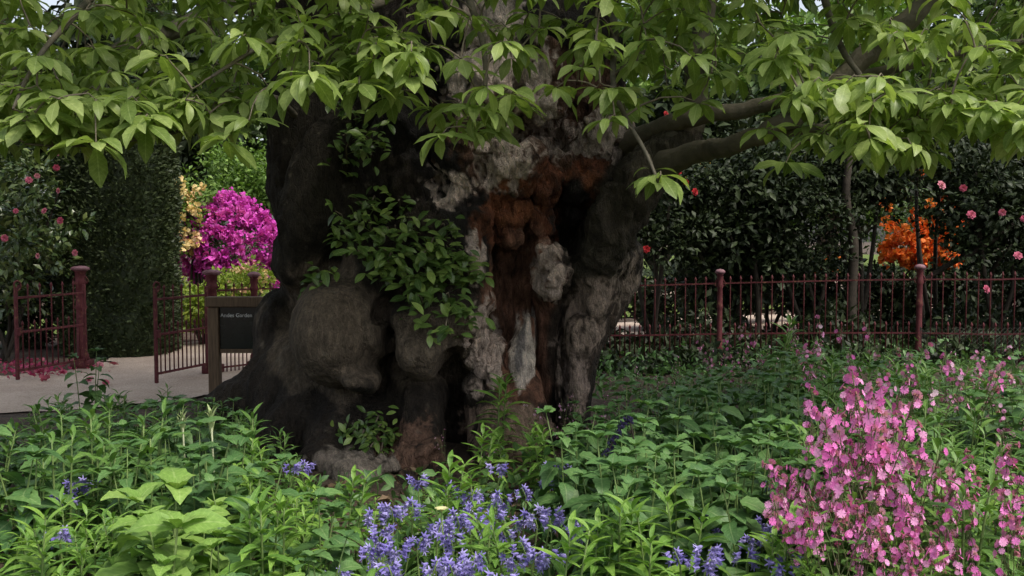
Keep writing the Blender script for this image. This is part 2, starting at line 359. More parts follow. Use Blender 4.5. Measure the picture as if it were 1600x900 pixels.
# ------------------------------------------------------------------ the ancient chestnut: trunk from a distance field
TREE = empty('chestnut_tree', (-0.52, 8.2, 0), 'ancient gnarled chestnut tree with huge burred trunk and drooping fresh green leaves', 'tree')
TB = Vector((-0.52, 8.2, 0))
def worley(p, s=0):
    i = np.floor(p).astype(np.int64); best = np.full(len(p), 9.0)
    for dx in (-1, 0, 1):
        for dy in (-1, 0, 1):
            for dz in (-1, 0, 1):
                c = i + np.array([dx, dy, dz]); q = np.stack([c[:, k] + .5 + .42 * _h(c[:, 0], c[:, 1], c[:, 2], s * 7 + k) for k in range(3)], 1)
                best = np.minimum(best, ((q - p) ** 2).sum(1))
    return np.sqrt(best)
def build_trunk():
    h = 0.0185
    o = np.array([-2.75, 6.05, -0.30]); hi = np.array([1.45, 9.9, 4.75])
    nn = np.ceil((hi - o) / h).astype(int)
    ax = [o[k] + h * np.arange(nn[k], dtype=np.float32) for k in range(3)]
    Fd = np.full(nn, 3.0, np.float32)
    def sub(lo, up):
        sl = []
        for k in range(3):
            a = int(np.clip((lo[k] - o[k]) / h, 0, nn[k])); b = int(np.clip((up[k] - o[k]) / h + 1, 0, nn[k])); sl.append(slice(a, b))
        return tuple(sl), np.meshgrid(ax[0][sl[0]], ax[1][sl[1]], ax[2][sl[2]], indexing='ij', sparse=True)
    def smin(a, b, k):
        t = np.clip(0.5 + 0.5 * (b - a) / k, 0, 1); return b * (1 - t) + a * t - k * t * (1 - t)
    def cone(pa, pb, ra, rb, k=0.12, squash=1.0, carve=False):
        pa = np.array(pa); pb = np.array(pb); m = max(ra, rb) * 1.05 + k + 0.05
        s, (x, y, z) = sub(np.minimum(pa, pb) - m, np.maximum(pa, pb) + m)
        d = pb - pa; L = float(d @ d) + 1e-9
        t = np.clip(((x - pa[0]) * d[0] + (y - pa[1]) * d[1] + (z - pa[2]) * d[2]) / L, 0, 1)
        f = np.sqrt((x - pa[0] - t * d[0]) ** 2 + ((y - pa[1] - t * d[1]) / squash) ** 2 + (z - pa[2] - t * d[2]) ** 2) - (ra + (rb - ra) * t)
        Fd[s] = -smin(-Fd[s], f, k) if carve else smin(Fd[s], f, k)
    def ell(u, v, d, ru, rv, rd, k=0.08, roll=0.0, carve=False):
        c = P(u, v, d); a = ru * d / F; b = rv * d / F; m = max(a, b, rd) + k + 0.06
        s, (x, y, z) = sub(np.array(c) - m, np.array(c) + m)
        cr, sr = math.cos(roll), math.sin(roll)
        X = (x - c.x) * cr + (z - c.z) * sr; Z = -(x - c.x) * sr + (z - c.z) * cr
        q = np.sqrt((X / a) ** 2 + ((y - c.y) / rd) ** 2 + (Z / b) ** 2)
        f = (q - 1) * min(a, b, rd)
        Fd[s] = -smin(-Fd[s], f, k) if carve else smin(Fd[s], f, k)
    # columns
    cone(P(585, -420, 8.4), P(570, 290, 8.25), 0.74, 0.775, .15); cone(P(570, 290, 8.25), P(588, 425, 8.25), .76, .70, .1)
    cone(P(588, 425, 8.25), P(550, 650, 8.2), 0.70, 0.72, .1)
    cone(P(745, -420, 8.5), P(720, 640, 8.4), 0.88, 0.86, .15)
    cone(P(850, -420, 8.45), P(870, 280, 8.3), 0.50, 0.54, .12)
    cone(P(862, 300, 8.4), P(835, 640, 8.45), 0.46, 0.36, .1)
    # upper front: rugged lumps and ridges
    for (u, v, d, a, b, rd) in [(700, 40, 7.6, 60, 90, .25), (790, 60, 7.45, 45, 90, .22), (640, 110, 7.55, 60, 90, .25), (760, 130, 7.35, 45, 50, .2),
            (720, 230, 7.3, 50, 70, .22), (650, 200, 7.45, 40, 60, .2), (840, 130, 7.5, 40, 60, .2), (930, 210, 7.8, 50, 55, .25), (960, 240, 7.85, 30, 50, .2),
            (880, 60, 7.7, 45, 70, .2), (600, 260, 7.5, 45, 70, .2), (560, 330, 7.55, 40, 60, .2), (500, 300, 7.6, 50, 120, .22), (470, 200, 7.8, 45, 90, .2), (640, 280, 7.35, 28, 55, .15)]:
        ell(u, v, d - .08, a, b, rd, .035, R(-.4, .4))
    # pale ridge running down beside the red heartwood
    for a, b in zip([(835, 150, 7.3), (800, 230, 7.2), (770, 290, 7.2), (742, 350, 7.15), (742, 420, 7.15)], [(800, 230, 7.2), (770, 290, 7.2), (742, 350, 7.15), (742, 420, 7.15), (752, 470, 7.2)]):
        cone(P(*a), P(*b), .13, .12, .07)
    ell(792, 255, 7.12, 34, 30, .14, .05); ell(775, 240, 7.1, 20, 26, .1, .04); ell(823, 270, 7.2, 16, 34, .1, .04); ell(735, 395, 7.05, 16, 30, .09, .04)
    # burrs: the great boulder and its neighbours
    ell(528, 524, 7.05, 76, 86, .50, .03, .15); ell(536, 468, 7.2, 64, 40, .42, .04); ell(566, 592, 6.82, 40, 24, .30, .025, -.3)
    ell(582, 515, 6.92, 24, 44, .28, .02, .2)
    ell(664, 546, 6.98, 72, 46, .40, .03, -.1); ell(692, 500, 7.0, 58, 40, .36, .03); ell(640, 500, 7.05, 40, 30, .36, .03)
    ell(620, 420, 7.32, 84, 76, .36, .1); ell(680, 400, 7.25, 66, 90, .34, .1); ell(700, 330, 7.3, 50, 50, .3, .08)
    for a_, b_ in zip([(535, 462), (556, 496), (580, 528), (596, 556)], [(556, 496), (580, 528), (596, 556), (606, 580)]): cone(P(*a_, 6.60), P(*b_, 6.58), .035, .035, .05, 1.0, True)
    ell(438, 512, 7.95, 36, 58, .34, .08); ell(428, 560, 7.9, 26, 40, .3, .08); ell(480, 410, 7.8, 50, 60, .35, .1)
    # base and roots
    cone(P(520, 600, 7.75), P(490, 700, 7.5), .56, .52, .1); cone(P(470, 590, 7.7), P(345, 640, 7.6), .36, .13, .12)
    cone(P(500, 620, 7.45), P(425, 705, 7.0), .30, .16, .05); cone(P(545, 620, 7.4), P(505, 735, 6.75), .28, .15, .05)
    cone(P(580, 640, 7.4), P(565, 745, 6.7), .22, .15, .05); cone(P(640, 580, 7.4), P(640, 735, 6.85), .19, .17, .05)
    cone(P(665, 610, 7.3), P(680, 745, 6.75), .13, .12, .05); cone(P(760, 560, 7.4), P(775, 690, 7.05), .18, .2, .07)
    cone(P(800, 600, 7.4), P(835, 690, 7.1), .2, .16, .08)
    ell(555, 735, 6.5, 46, 26, .2, .06); ell(640, 722, 6.7, 34, 36, .15, .05)
    for k in range(6): ell(R(480, 700), R(700, 760), R(6.45, 6.75), R(16, 34), R(10, 20), .14, .04, R(-.6, .6))
    # right-hand buttress
    cone(P(945, 370, 7.95), P(938, 430, 7.75), .18, .25, .05); cone(P(935, 430, 7.75), P(903, 545, 7.55), .27, .17, .04)
    cone(P(903, 545, 7.55), P(892, 690, 7.45), .15, .12, .04); ell(970, 412, 7.75, 24, 56, .26, .04); ell(908, 525, 7.38, 24, 34, .13, .03); ell(930, 470, 7.45, 22, 30, .14, .03); ell(898, 590, 7.4, 18, 40, .12, .03)
    # limb leaving the trunk
    cone(P(922, 455, 7.55), P(950, 365, 7.3), .17, .185, .04); cone(P(950, 365, 7.3), P(1000, 285, 7.2), .185, .165, .03); cone(P(1000, 285, 7.3), P(1060, 225, 7.2), .16, .14, .05)
    # hollows
    ell(893, 345, 7.35, 30, 66, .48, .06, .1, True); ell(900, 170, 7.45, 30, 42, .3, .06, 0, True)
    ell(712, 628, 6.85, 34, 86, .55, .06, .1, True); ell(608, 650, 6.85, 20, 60, .3, .05, .0, True); ell(735, 590, 6.9, 30, 40, .45, .05, .5, True)
    ell(815, 505, 7.0, 62, 130, .36, .07, .02, True); ell(818, 350, 7.1, 52, 52, .26, .06, 0, True)
    ell(612, 560, 6.85, 12, 60, .3, .05, .1, True); ell(552, 642, 6.75, 60, 20, .3, .06, -.12, True); ell(600, 480, 6.95, 14, 40, .22, .05, -.6, True)
    ell(680, 270, 7.1, 14, 40, .16, .04, .3, True); ell(745, 195, 7.1, 26, 34, .2, .05, .2, True); ell(820, 200, 7.2, 20, 34, .18, .05, -.2, True); ell(675, 140, 7.2, 20, 50, .2, .05, 0, True)
    # details inside the recess
    ell(775, 335, 7.32, 24, 34, .14, .04); ell(812, 330, 7.36, 26, 22, .12, .04); ell(850, 290, 7.3, 20, 32, .16, .04); ell(842, 345, 7.36, 18, 26, .12, .04); ell(790, 372, 7.3, 26, 16, .12, .04)
    ell(822, 356, 7.22, 15, 16, .10, .03, 0, True)
    ell(915, 285, 7.6, 44, 34, .18, .04); ell(880, 265, 7.5, 22, 26, .14, .04)
    ell(862, 428, 7.28, 30, 38, .18, .03); ell(850, 395, 7.3, 14, 16, .1, .03); ell(872, 410, 7.15, 9, 8, .05, .02, 0, True); ell(852, 432, 7.12, 8, 9, .05, .02, 0, True)
    cone(P(824, 500, 7.36), P(815, 560, 7.30), .075, .10, .03); cone(P(815, 560, 7.30), P(806, 625, 7.3), .09, .05, .03)
    for k in range(9): ell(752 + R(-16, 18), 500 + k * 15, 7.14, R(12, 20), R(7, 12), .08, .03, R(-.5, .5))
    cone(P(868, 470, 7.68), P(860, 640, 7.68), .13, .12, .05)
    ell(884, 560, 7.45, 9, 80, .22, .03, .05, True)
    # close the block
    Fd[0] = Fd[-1] = 1; Fd[:, 0] = Fd[:, -1] = 1; Fd[:, :, 0] = Fd[:, :, -1] = 1
    # surface nets
    S = Fd < 0
    corners = [(a, b, c) for a in (0, 1) for b in (0, 1) for c in (0, 1)]
    cnt = np.zeros(nn - 1, np.int8)
    for a, b, c in corners: cnt += S[a:nn[0] - 1 + a, b:nn[1] - 1 + b, c:nn[2] - 1 + c]
    act = (cnt > 0) & (cnt < 8); idx = np.full(nn - 1, -1, np.int64); I = np.argwhere(act); idx[act] = np.arange(len(I))
    acc = np.zeros((len(I), 3)); num = np.zeros(len(I))
    for a in corners:
        for k in range(3):
            if a[k]: continue
            b = list(a); b[k] = 1
            fa = Fd[I[:, 0] + a[0], I[:, 1] + a[1], I[:, 2] + a[2]]; fb = Fd[I[:, 0] + b[0], I[:, 1] + b[1], I[:, 2] + b[2]]
            m = (fa < 0) != (fb < 0); t = fa[m] / (fa[m] - fb[m])
            acc[m] += np.array(a); acc[m, k] += t; num[m] += 1
    V = o + h * (I + acc / num[:, None])
    Q = []
    for k in range(3):
        e1, e2 = [(1, 2), (2, 0), (0, 1)][k]
        sl0 = [slice(1, -1)] * 3; sl1 = [slice(1, -1)] * 3; sl0[k] = slice(0, -1); sl1[k] = slice(1, None)
        d = S[tuple(sl0)].astype(np.int8) - S[tuple(sl1)].astype(np.int8)
        E = np.argwhere(d != 0); sg = d[d != 0]
        off = np.ones(3, int); off[k] = 0; E = E + off
        def cell(a, b):
            c = E.copy(); c[:, e1] += a; c[:, e2] += b; return idx[c[:, 0], c[:, 1], c[:, 2]]
        q = np.stack([cell(-1, -1), cell(0, -1), cell(0, 0), cell(-1, 0)], 1)
        q[sg < 0] = q[sg < 0][:, ::-1]; Q.append(q)
    Q = np.concatenate(Q)
    # normals
    def normals(V):
        nrm = np.zeros_like(V); a, b, c, d = (V[Q[:, i]] for i in range(4)); fn = np.cross(c - a, d - b)
        for i in range(4):
            for ch in range(3): nrm[:, ch] += np.bincount(Q[:, i], fn[:, ch], len(V))
        return nrm / (np.linalg.norm(nrm, axis=1, keepdims=True) + 1e-9)
    u, v = pix(V); front = sst(8.9, 8.4, V[:, 1])
    def W(cu, cv, ru, rv, roll=0.0):
        c, s = math.cos(roll), math.sin(roll); x = (u - cu) * c + (v - cv) * s; y = -(u - cu) * s + (v - cv) * c
        return sst(1.5, 0.6, np.sqrt((x / ru) ** 2 + (y / rv) ** 2)) * front
    Nn = normals(V)
    A = np.array
    burl = np.maximum.reduce([W(525, 525, 95, 100), W(665, 540, 85, 60)])
    rug = np.maximum.reduce([W(800, 190, 200, 220), W(660, 120, 90, 150) * .8, W(940, 330, 70, 120) * .7, W(755, 540, 36, 80), W(862, 428, 36, 44)])
    fib = np.maximum.reduce([W(815, 500, 68, 130), W(620, 690, 90, 60) * .8])
    dsp = 0.035 * fbm(V * A([3., 3., 1.7]), 3, 1) * (1 - burl * .6)
    dsp += (1 - burl) * (1 - fib) * 0.020 * (1 - 2 * np.abs(vnoise(V * A([13, 13, 3.2]) + fbm(V * 2, 2, 31)[:, None] * .8, 11)))
    dsp += rug * (0.040 * fbm(V * A([8., 8., 5.]), 4, 21) + 0.022 * (1 - 2 * np.abs(vnoise(V * A([22, 22, 10]), 26))))
    dsp += fib * (0.030 * vnoise(V * A([24, 24, 1.8]), 41) + 0.014 * vnoise(V * A([60, 60, 5]), 42))
    dsp += burl * (0.012 * fbm(V * 5, 3, 51) + 0.006 * vnoise(V * A([26, 26, 40]), 52))
    wl = worley(V * A([5.2, 5.2, 3.8]), 3); w2 = worley(V * A([13., 13., 10.]), 5); w3 = worley(V * A([3.2, 3.2, 2.0]), 8)
    w4 = worley(V * A([24., 24., 17.]), 9)
    dsp += rug * (0.12 * (.55 - wl) + 0.055 * (.5 - w2) + .02 * (.5 - w4)) + (1 - rug) * (1 - burl) * (1 - fib) * (.055 * (.55 - w3) + 0.018 * (.5 - w2)) + burl * .03 * (.5 - w3)
    low = sst(0.55, 0.0, V[:, 2]); dsp += low * 0.03 * fbm(V * A([9, 9, 5]), 3, 61)
    V = V + Nn * dsp[:, None]
    # wood and bark colours of the tree, plus shade painted at upper left and in the hollow
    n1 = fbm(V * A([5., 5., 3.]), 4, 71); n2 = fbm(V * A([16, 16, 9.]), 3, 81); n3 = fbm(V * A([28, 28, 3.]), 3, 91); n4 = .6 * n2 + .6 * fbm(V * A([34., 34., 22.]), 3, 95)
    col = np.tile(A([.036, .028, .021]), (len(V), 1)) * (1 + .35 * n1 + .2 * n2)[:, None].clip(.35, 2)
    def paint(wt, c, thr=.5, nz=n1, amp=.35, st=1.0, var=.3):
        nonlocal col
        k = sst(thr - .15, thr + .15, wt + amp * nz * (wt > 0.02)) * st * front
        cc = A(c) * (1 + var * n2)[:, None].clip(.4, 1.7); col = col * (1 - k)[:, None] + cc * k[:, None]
    paint(W(500, 300, 110, 220), (.026, .022, .015), .4)  # dark, faintly mossy bark, made darker to carry the canopy's shade
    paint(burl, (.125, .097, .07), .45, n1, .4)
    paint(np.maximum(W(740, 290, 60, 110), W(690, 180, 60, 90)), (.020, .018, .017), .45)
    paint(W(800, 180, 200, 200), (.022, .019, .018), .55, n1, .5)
    paint(W(840, 200, 150, 130), (.11, .06, .04), .6, n4, .5)
    paint(np.maximum.reduce([W(790, 250, 42, 60), W(835, 150, 30, 60), W(745, 390, 14, 40), W(775, 60, 46, 90), W(735, 130, 40, 50), W(700, 290, 40, 30) * .8]), (.58, .48, .42), .55, n4, .85)
    paint(np.maximum.reduce([W(960, 215, 34, 50), W(920, 220, 40, 30), W(860, 210, 30, 50)]), (.42, .35, .31), .60, n4, .9)
    paint(np.maximum.reduce([W(805, 350, 60, 56), W(915, 285, 46, 36), W(850, 290, 24, 44)]), (.125, .046, .024), .5, n4, .7, 1, .7)
    paint(np.maximum.reduce([W(800, 330, 40, 40), W(915, 285, 30, 24)]), (.20, .075, .035), .75, n4, .8)
    paint(W(818, 500, 62, 130), (.18, .09, .058), .4, n3, .25, 1, .6)
    paint(W(895, 345, 26, 60), (.022, .018, .016), .5)  # shade inside the carved hollow, put into the wood colour
    paint(W(819, 548, 17, 62, .1), (.56, .48, .41), .5, n3, .35, 1, .25)
    paint(W(814, 540, 6, 40, .1), (.20, .18, .17), .5, n3, .3)
    paint(np.maximum(W(757, 545, 24, 66), W(862, 428, 28, 36)), (.48, .38, .32), .52, n4, .7)
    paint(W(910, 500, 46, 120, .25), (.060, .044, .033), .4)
    paint(W(912, 505, 34, 120, .25), (.26, .20, .16), .74, n4, .9)
    paint(W(900, 600, 20, 50), (.30, .23, .19), .6, n4, .7)
    paint(W(975, 410, 24, 60), (.20, .16, .125), .68, n4, .9)
    paint(np.maximum.reduce([W(950, 365, 42, 80, .55), W(990, 300, 50, 50)]), (.050, .042, .030), .35)
    paint(W(1040, 245, 50, 50), (.085, .075, .054), .4)
    paint(W(640, 700, 54, 44), (.17, .10, .07), .62, n4, .7)
    paint(W(560, 728, 60, 26), (.26, .22, .18), .5, n2, .5)
    paint(W(795, 670, 70, 40), (.27, .19, .14), .6, n4, .7)
    # pale lichen flecks on the outer bark
    k = sst(.8, 1.05, n4 + .4 * n1) * .45; col = col * (1 - k)[:, None] + A([.17, .15, .12]) * k[:, None]
    m, n, b = M_new('chestnut_bark')
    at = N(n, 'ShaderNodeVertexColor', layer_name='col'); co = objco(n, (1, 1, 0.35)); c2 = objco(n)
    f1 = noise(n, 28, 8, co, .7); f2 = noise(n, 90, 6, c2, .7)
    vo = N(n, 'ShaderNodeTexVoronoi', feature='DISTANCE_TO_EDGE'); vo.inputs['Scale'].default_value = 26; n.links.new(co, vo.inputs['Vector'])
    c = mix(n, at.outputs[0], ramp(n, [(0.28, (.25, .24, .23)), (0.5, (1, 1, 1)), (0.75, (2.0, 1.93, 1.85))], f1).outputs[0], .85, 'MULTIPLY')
    c = mix(n, c, ramp(n, [(0.3, (.55, .55, .55)), (0.7, (1.4, 1.4, 1.4))], f2).outputs[0], .7, 'MULTIPLY')
    n.links.new(c, b.inputs['Base Color']); b.inputs['Roughness'].default_value = .88; b.inputs['Specular IOR Level'].default_value = .25
    hgt = mth(n, 'ADD', mth(n, 'ADD', f1, mth(n, 'MULTIPLY', f2, .5)), mth(n, 'MULTIPLY', mth(n, 'MINIMUM', vo.outputs['Distance'], .12), 2.0))
    bump(n, b, hgt, .045, 1.0)
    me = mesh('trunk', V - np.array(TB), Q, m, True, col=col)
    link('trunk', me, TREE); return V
TRUNKV = build_trunk()
# ------------------------------------------------------------------ leaf shapes
def leaf_tpl(wid, n=6, fold=0.25, droop=0.5, serr=0.0, wave=0.0, base=0.0, power=(0.6, 1.0)):
    """a leaf of length 1 along +Y, folded on its midrib and bending down; 2n quads"""
    V = []; UV = []; y = 0.0; z = 0.0; ang = base
    peak = power[0]
    for i in range(n + 1):
        t = i / n
        if i: y += math.cos(ang) / n; z += math.sin(ang) / n; ang -= droop / n
        w = wid * 0.5 * (math.sin(math.pi * t ** (math.log(0.5) / math.log(peak))) ** power[1])
        if t > 0: w = max(w, 0.012)
        if serr and 0 < i < n: w *= 1 + serr * (1 if i % 2 else -1)
        f = fold * w
        wz = wave * math.sin(i * 2.1) * wid
        V += [(-w, y, z + f + wz), (0, y, z), (w, y, z + f - wz)]; UV += [(0, t), (.5, t), (1, t)]
    V[0] = (-0.008, 0, 0); V[2] = (0.008, 0, 0)
    q = []
    for i in range(n):
        a = i * 3; q += [(a, a + 1, a + 4, a + 3), (a + 1, a + 2, a + 5, a + 4)]
    return np.array(V, float), np.array(q), np.array(UV, float)
def tpl_mesh(name, T, mat): return mesh(name, T[0], T[1], mat, True, uv=T[2])
def frame(d, up=Vector((0, 0, 1)), roll=0.0):
    d = d.normalized(); x = d.cross(up)
    x = x.normalized() if x.length > 1e-4 else d.orthogonal().normalized()
    z = x.cross(d)
    if roll: c, s = math.cos(roll), math.sin(roll); x, z = x * c + z * s, z * c - x * s
    return Matrix(((x.x, d.x, z.x), (x.y, d.y, z.y), (x.z, d.z, z.z)))
def bake(name, items, T, mat, parent=None, origin=None):
    """items: (pos, 3x3, scale); one joined mesh with a per-leaf random value"""
    if not items: return None
    if not isinstance(T, list): T = [T]
    VV = []; QQ = []; UU = []; RR = []; off = 0
    for k, t in enumerate(T):
        it = items[k::len(T)]
        if not it: continue
        Mx = np.array([np.array(m) * s for _, m, s in it]); Pp = np.array([tuple(p) for p, _, _ in it])
        if origin is not None: Pp = Pp - np.array(origin)
        m = len(t[0]); V = np.einsum('nij,mj->nmi', Mx, t[0]) + Pp[:, None, :]
        VV.append(V.reshape(-1, 3)); QQ.append((t[1][None] + (np.arange(len(it)) * m)[:, None, None]).reshape(-1, 4) + off)
        UU.append(np.tile(t[2], (len(it), 1))); RR.append(np.repeat(rng.random(len(it)), m)); off += len(it) * m
    me = mesh(name, np.concatenate(VV), np.concatenate(QQ), mat, True, uv=np.concatenate(UU), rnd=np.concatenate(RR))
    o = link(name, me, parent); o['kind'] = 'stuff'; return o
CH = [leaf_tpl(.35, 7, .28, .9, .05, .0, .25, (.60, .9)), leaf_tpl(.31, 7, .4, 1.3, .05, .02, .2, (.62, .9)), leaf_tpl(.38, 7, .15, .6, .05, .03, .1, (.58, .9))]
CHL = [tpl_mesh('chestnut_leaf', t, MAT['chestnut']) for t in CH]
SM = leaf_tpl(.45, 3, .3, .6, 0, 0, .1, (.5, .9))
SM2 = leaf_tpl(.5, 2, .3, .6, 0, 0, .1, (.5, .9))
def rdir(up=0.0):
    while True:
        d = Vector((R(-1, 1), R(-1, 1), R(-1, 1)))
        if 0.05 < d.length < 1: d = d.normalized() + Vector((0, 0, up)); return d.normalized()

# ------------------------------------------------------------------ chestnut limbs, twigs and leaves
skel_p = []; skel_r = []
def limb(px, rad, n=9, mat='limb'):
    pts = [P(*a) if len(a) == 3 else Vector(a[:3]) for a in px]
    p, r = catmull(pts, rad, 5)
    p = [q + Vector((R(-1, 1), R(-1, 1), R(-1, 1))) * rr * .18 for q, rr in zip(p, r)]
    mb = MB(); mb.tube([q - TB for q in p], r, n); mb.build('branch', MAT[mat], TREE, True)
    for q, rr in zip(p, r): skel_p.append(q); skel_r.append(rr)
limb([(1010, 270, 7.28), (1060, 225, 7.2), (1090, 165, 7.2), (1085, 100, 7.2), (1110, 0, 7.2), (1140, -150, 7.2)], [.15, .13, .09, .07, .06, .05])
limb([(985, 305, 7.3), (1020, 268, 7.2), (1080, 240, 6.9), (1140, 228, 6.5), (1200, 205, 6.3), (1270, 165, 6.2), (1350, 90, 6.2), (1420, 30, 6.1), (1500, -60, 6)], [.11, .11, .08, .066, .06, .054, .07, .065, .05])
limb([(950, 235, 7.8), (1000, 212, 7.45), (1060, 190, 7.1), (1120, 178, 6.9), (1180, 168, 6.8), (1300, 130, 6.6), (1450, 95, 6.5), (1620, 60, 6.4)], [.09, .078, .066, .06, .056, .04, .03, .02])
limb([(1180, 222, 6.4), (1240, 205, 6.3), (1400, 190, 6.0), (1620, 185, 5.7)], [.035, .03, .02, .012], 7)
limb([(560, -60, 7.6), (450, -20, 7.3), (330, 20, 6.9), (210, 70, 6.5), (100, 100, 6.2), (-60, 110, 6.0)], [.10, .085, .07, .05, .035, .02])
limb([(640, -20, 7.2), (560, 20, 6.4), (500, 45, 5.7), (430, 60, 5.3), (330, 120, 5.0)], [.04, .03, .02, .014, .008], 7)
limb([(470, 190, 7.6), (420, 150, 7.0), (330, 190, 6.0), (230, 215, 5.4), (120, 228, 5.0), (40, 225, 4.8)], [.03, .022, .016, .011, .008, .005], 7)
limb([(600, -150, 7.5), (700, -60, 6.6), (740, 20, 6.0), (760, 120, 5.6), (730, 200, 5.3)], [.05, .035, .022, .014, .008], 7)
limb([(880, -160, 7.3), (930, -60, 6.6), (960, 40, 6.0), (960, 140, 5.6), (1010, 240, 5.2), (1028, 285, 5.1)], [.05, .035, .022, .016, .01, .006], 7)
limb([(1250, -160, 6.8), (1300, 40, 6.0), (1350, 130, 5.6), (1390, 220, 5.3)], [.035, .022, .014, .008], 7)
limb([(300, -150, 6.8), (200, -60, 6.0), (120, 20, 5.4), (60, 90, 5.0), (20, 170, 4.7)], [.045, .03, .02, .012, .007], 7)
# great limbs above the frame
for (a, b, c, r) in [((570, -420, 8.4), (380, -800, 7.2), (100, -1000, 5.6), .35), ((745, -420, 8.5), (760, -900, 8.4), (700, -1300, 8.2), .5), ((850, -420, 8.35), (1080, -760, 7.6), (1450, -900, 6.4), .33)]:
    limb([(a[0], a[1] + 150, a[2]), a, b, c], [r * 1.5, r * 1.4, r, r * .5], 12)

LOW = [(-200, 230), (0, 232), (60, 225), (100, 240), (150, 262), (185, 235), (280, 222), (320, 235), (350, 262), (390, 250), (425, 200), (455, 175), (520, 150), (590, 178), (640, 185), (670, 215), (700, 258),
       (770, 245), (800, 215), (860, 185), (885, 130), (915, 150), (940, 215), (985, 255), (1012, 320), (1055, 330), (1075, 260), (1110, 205), (1160, 230), (1185, 300), (1265, 312), (1290, 255), (1380, 285), (1450, 275), (1500, 225), (1560, 230), (1620, 245), (1800, 250)]
def low(u): return float(np.interp(u, [a for a, _ in LOW], [b for _, b in LOW]))
tips = []      # (pos, size, layer)
hero = [(1032, 288, 5.0), (352, 232, 4.9), (150, 236, 4.7), (232, 192, 4.9), (690, 225, 5.2), (745, 185, 5.2), (420, 150, 5.1), (1228, 268, 5.4), (1390, 245, 5.2), (55, 190, 4.7), (640, 118, 5.2), (1330, 240, 5.2),
        (150, 170, 4.8), (290, 170, 5.0), (800, 160, 5.3), (870, 150, 5.4), (960, 150, 5.3), (1440, 200, 5.3), (1450, 250, 5.4), (1530, 190, 5.3), (1590, 215, 5.2), (610, 165, 5.5), (500, 120, 5.3), (560, 110, 5.3),
        (720, 105, 5.3), (930, 60, 5.4), (1180, 50, 5.3), (1450, 60, 5.1), (60, 100, 4.8), (250, 100, 4.9), (380, 70, 5.0), (470, 50, 5.1), (10, 230, 4.8), (80, 225, 4.9), (1250, 130, 5.5), (1380, 150, 5.4)]
for u, v, d in hero: tips.append((P(u, v - 14, d), R(.18, .215), 0))
rs = random.Random(21)
n = 0
while n < 540:
    u = rs.uniform(-180, 1780); L = low(u) - 38; v = rs.uniform(-120, L)
    if v > L: continue
    if 690 < u < 900 and -20 < v < 150 and rs.random() < .5: continue
    if 985 < u < 1225 and 120 < v < 270 and rs.random() < .9: continue
    d = rs.uniform(4.9, 6.5); tips.append((P(u, v, d), rs.uniform(.145, .205), 0)); n += 1
for (ua, ub, va, vb, m) in [(-60, 330, 140, 212, 60), (1240, 1640, 120, 225, 50), (440, 680, 60, 140, 18)]:
    for k in range(m):
        u = rs.uniform(ua, ub); v = min(rs.uniform(va, vb), low(u) - 36); tips.append((P(u, v, rs.uniform(4.7, 5.8)), rs.uniform(.15, .205), 0))
n = 0
while n < 900:       # deeper layers to both sides of the trunk
    u = rs.uniform(-300, 1900)
    if 400 < u < 985: continue
    L = low(u) - 45
    if 985 < u < 1230: L = 110
    if u < 400: L = min(L, 205)
    v = rs.uniform(-260, L); d = rs.uniform(6.6, 9.5); tips.append((P(u, v, d), rs.uniform(.15, .2), 1)); n += 1
n = 0
while n < 620:       # crown above the frame
    a = rs.uniform(0, 6.283); r = 5.2 * math.sqrt(rs.random()); p = Vector((-.5 + r * math.cos(a), 8.0 + r * math.sin(a) * .8, rs.uniform(3.9, 7.4) - .16 * max(0, r - 2)))
    uu, vv = pix(np.array([p]))
    if p.y < 4.2 or (vv[0] > -60): continue
    tips.append((p, rs.uniform(.16, .22), 2)); n += 1
sp = [np.array(q) for q in skel_p]
order = sorted(range(len(tips)), key=lambda i: min(np.linalg.norm(np.array(tips[i][0]) - q) for q in sp[::3]))
SP = np.zeros((len(sp) + 6 * len(tips) + 10, 3)); SP[:len(sp)] = sp; ns = len(sp)
twigV = []; twigF = []; leafs = []
def clear_of_trunk(p): return ((p.x + .52) ** 2 + (p.y - 8.2) ** 2) > 1.45 ** 2 or p.z < .2
for i in order:
    p, size, layer = tips[i]; D = np.linalg.norm(SP[:ns] - np.array(p), axis=1)
    j = int(np.argmin(D)); a = Vector(SP[j]); dist = D[j]
    if layer != 2 or dist < 2.5:
        mid = a.lerp(p, .5) + Vector((R(-.08, .08), R(-.08, .08), .10 + R(0, .06))) * min(1, dist)
        q = [a, a.lerp(mid, .5) + Vector((R(-.02, .02), 0, .03)) * min(1, dist), mid, mid.lerp(p, .55) + Vector((0, 0, .02)), p]
        rr = .0035 + .004 * min(dist, 1.5); V, Fc = tube_np(q, [rr * 1.5, rr * 1.2, rr, rr * .8, .003], 5, False)
        o = len(twigV); twigV += [v - TB for v in V]; twigF += [tuple(k + o for k in f) for f in Fc]
        for x in q[2:]: SP[ns] = x; ns += 1
        td = (p - mid).normalized()
    else: td = rdir()
    # a whorl of drooping leaves at the tip and a few below it
    k = random.randint(6, 9) if layer < 2 else 6; a0 = R(0, 6.283)
    outw = Vector((td.x, td.y, 0)); outw = outw.normalized() if outw.length > .1 else Vector((0, -1, 0))
    for m in range(k + (random.randint(1, 3) if layer < 2 else 0)):
        an = a0 + m * 2.399
        d = Vector((math.cos(an), math.sin(an), R(-.85, .05))) + outw * .3
        pos = p if m < k else a.lerp(p, R(.65, .92))
        if m >= k: d = Vector((math.cos(an), math.sin(an), R(-.3, .2)))
        leafs.append((pos + d.normalized() * .012, frame(d, Vector((R(-.3, .3), R(-.5, .1), 1)), R(-.35, .35)), size * R(.78, 1.15) * (.8 if m >= k else 1), layer))
me = mesh('twigs', np.array([tuple(v) for v in twigV]), np.array(twigF), MAT['twig'], True)
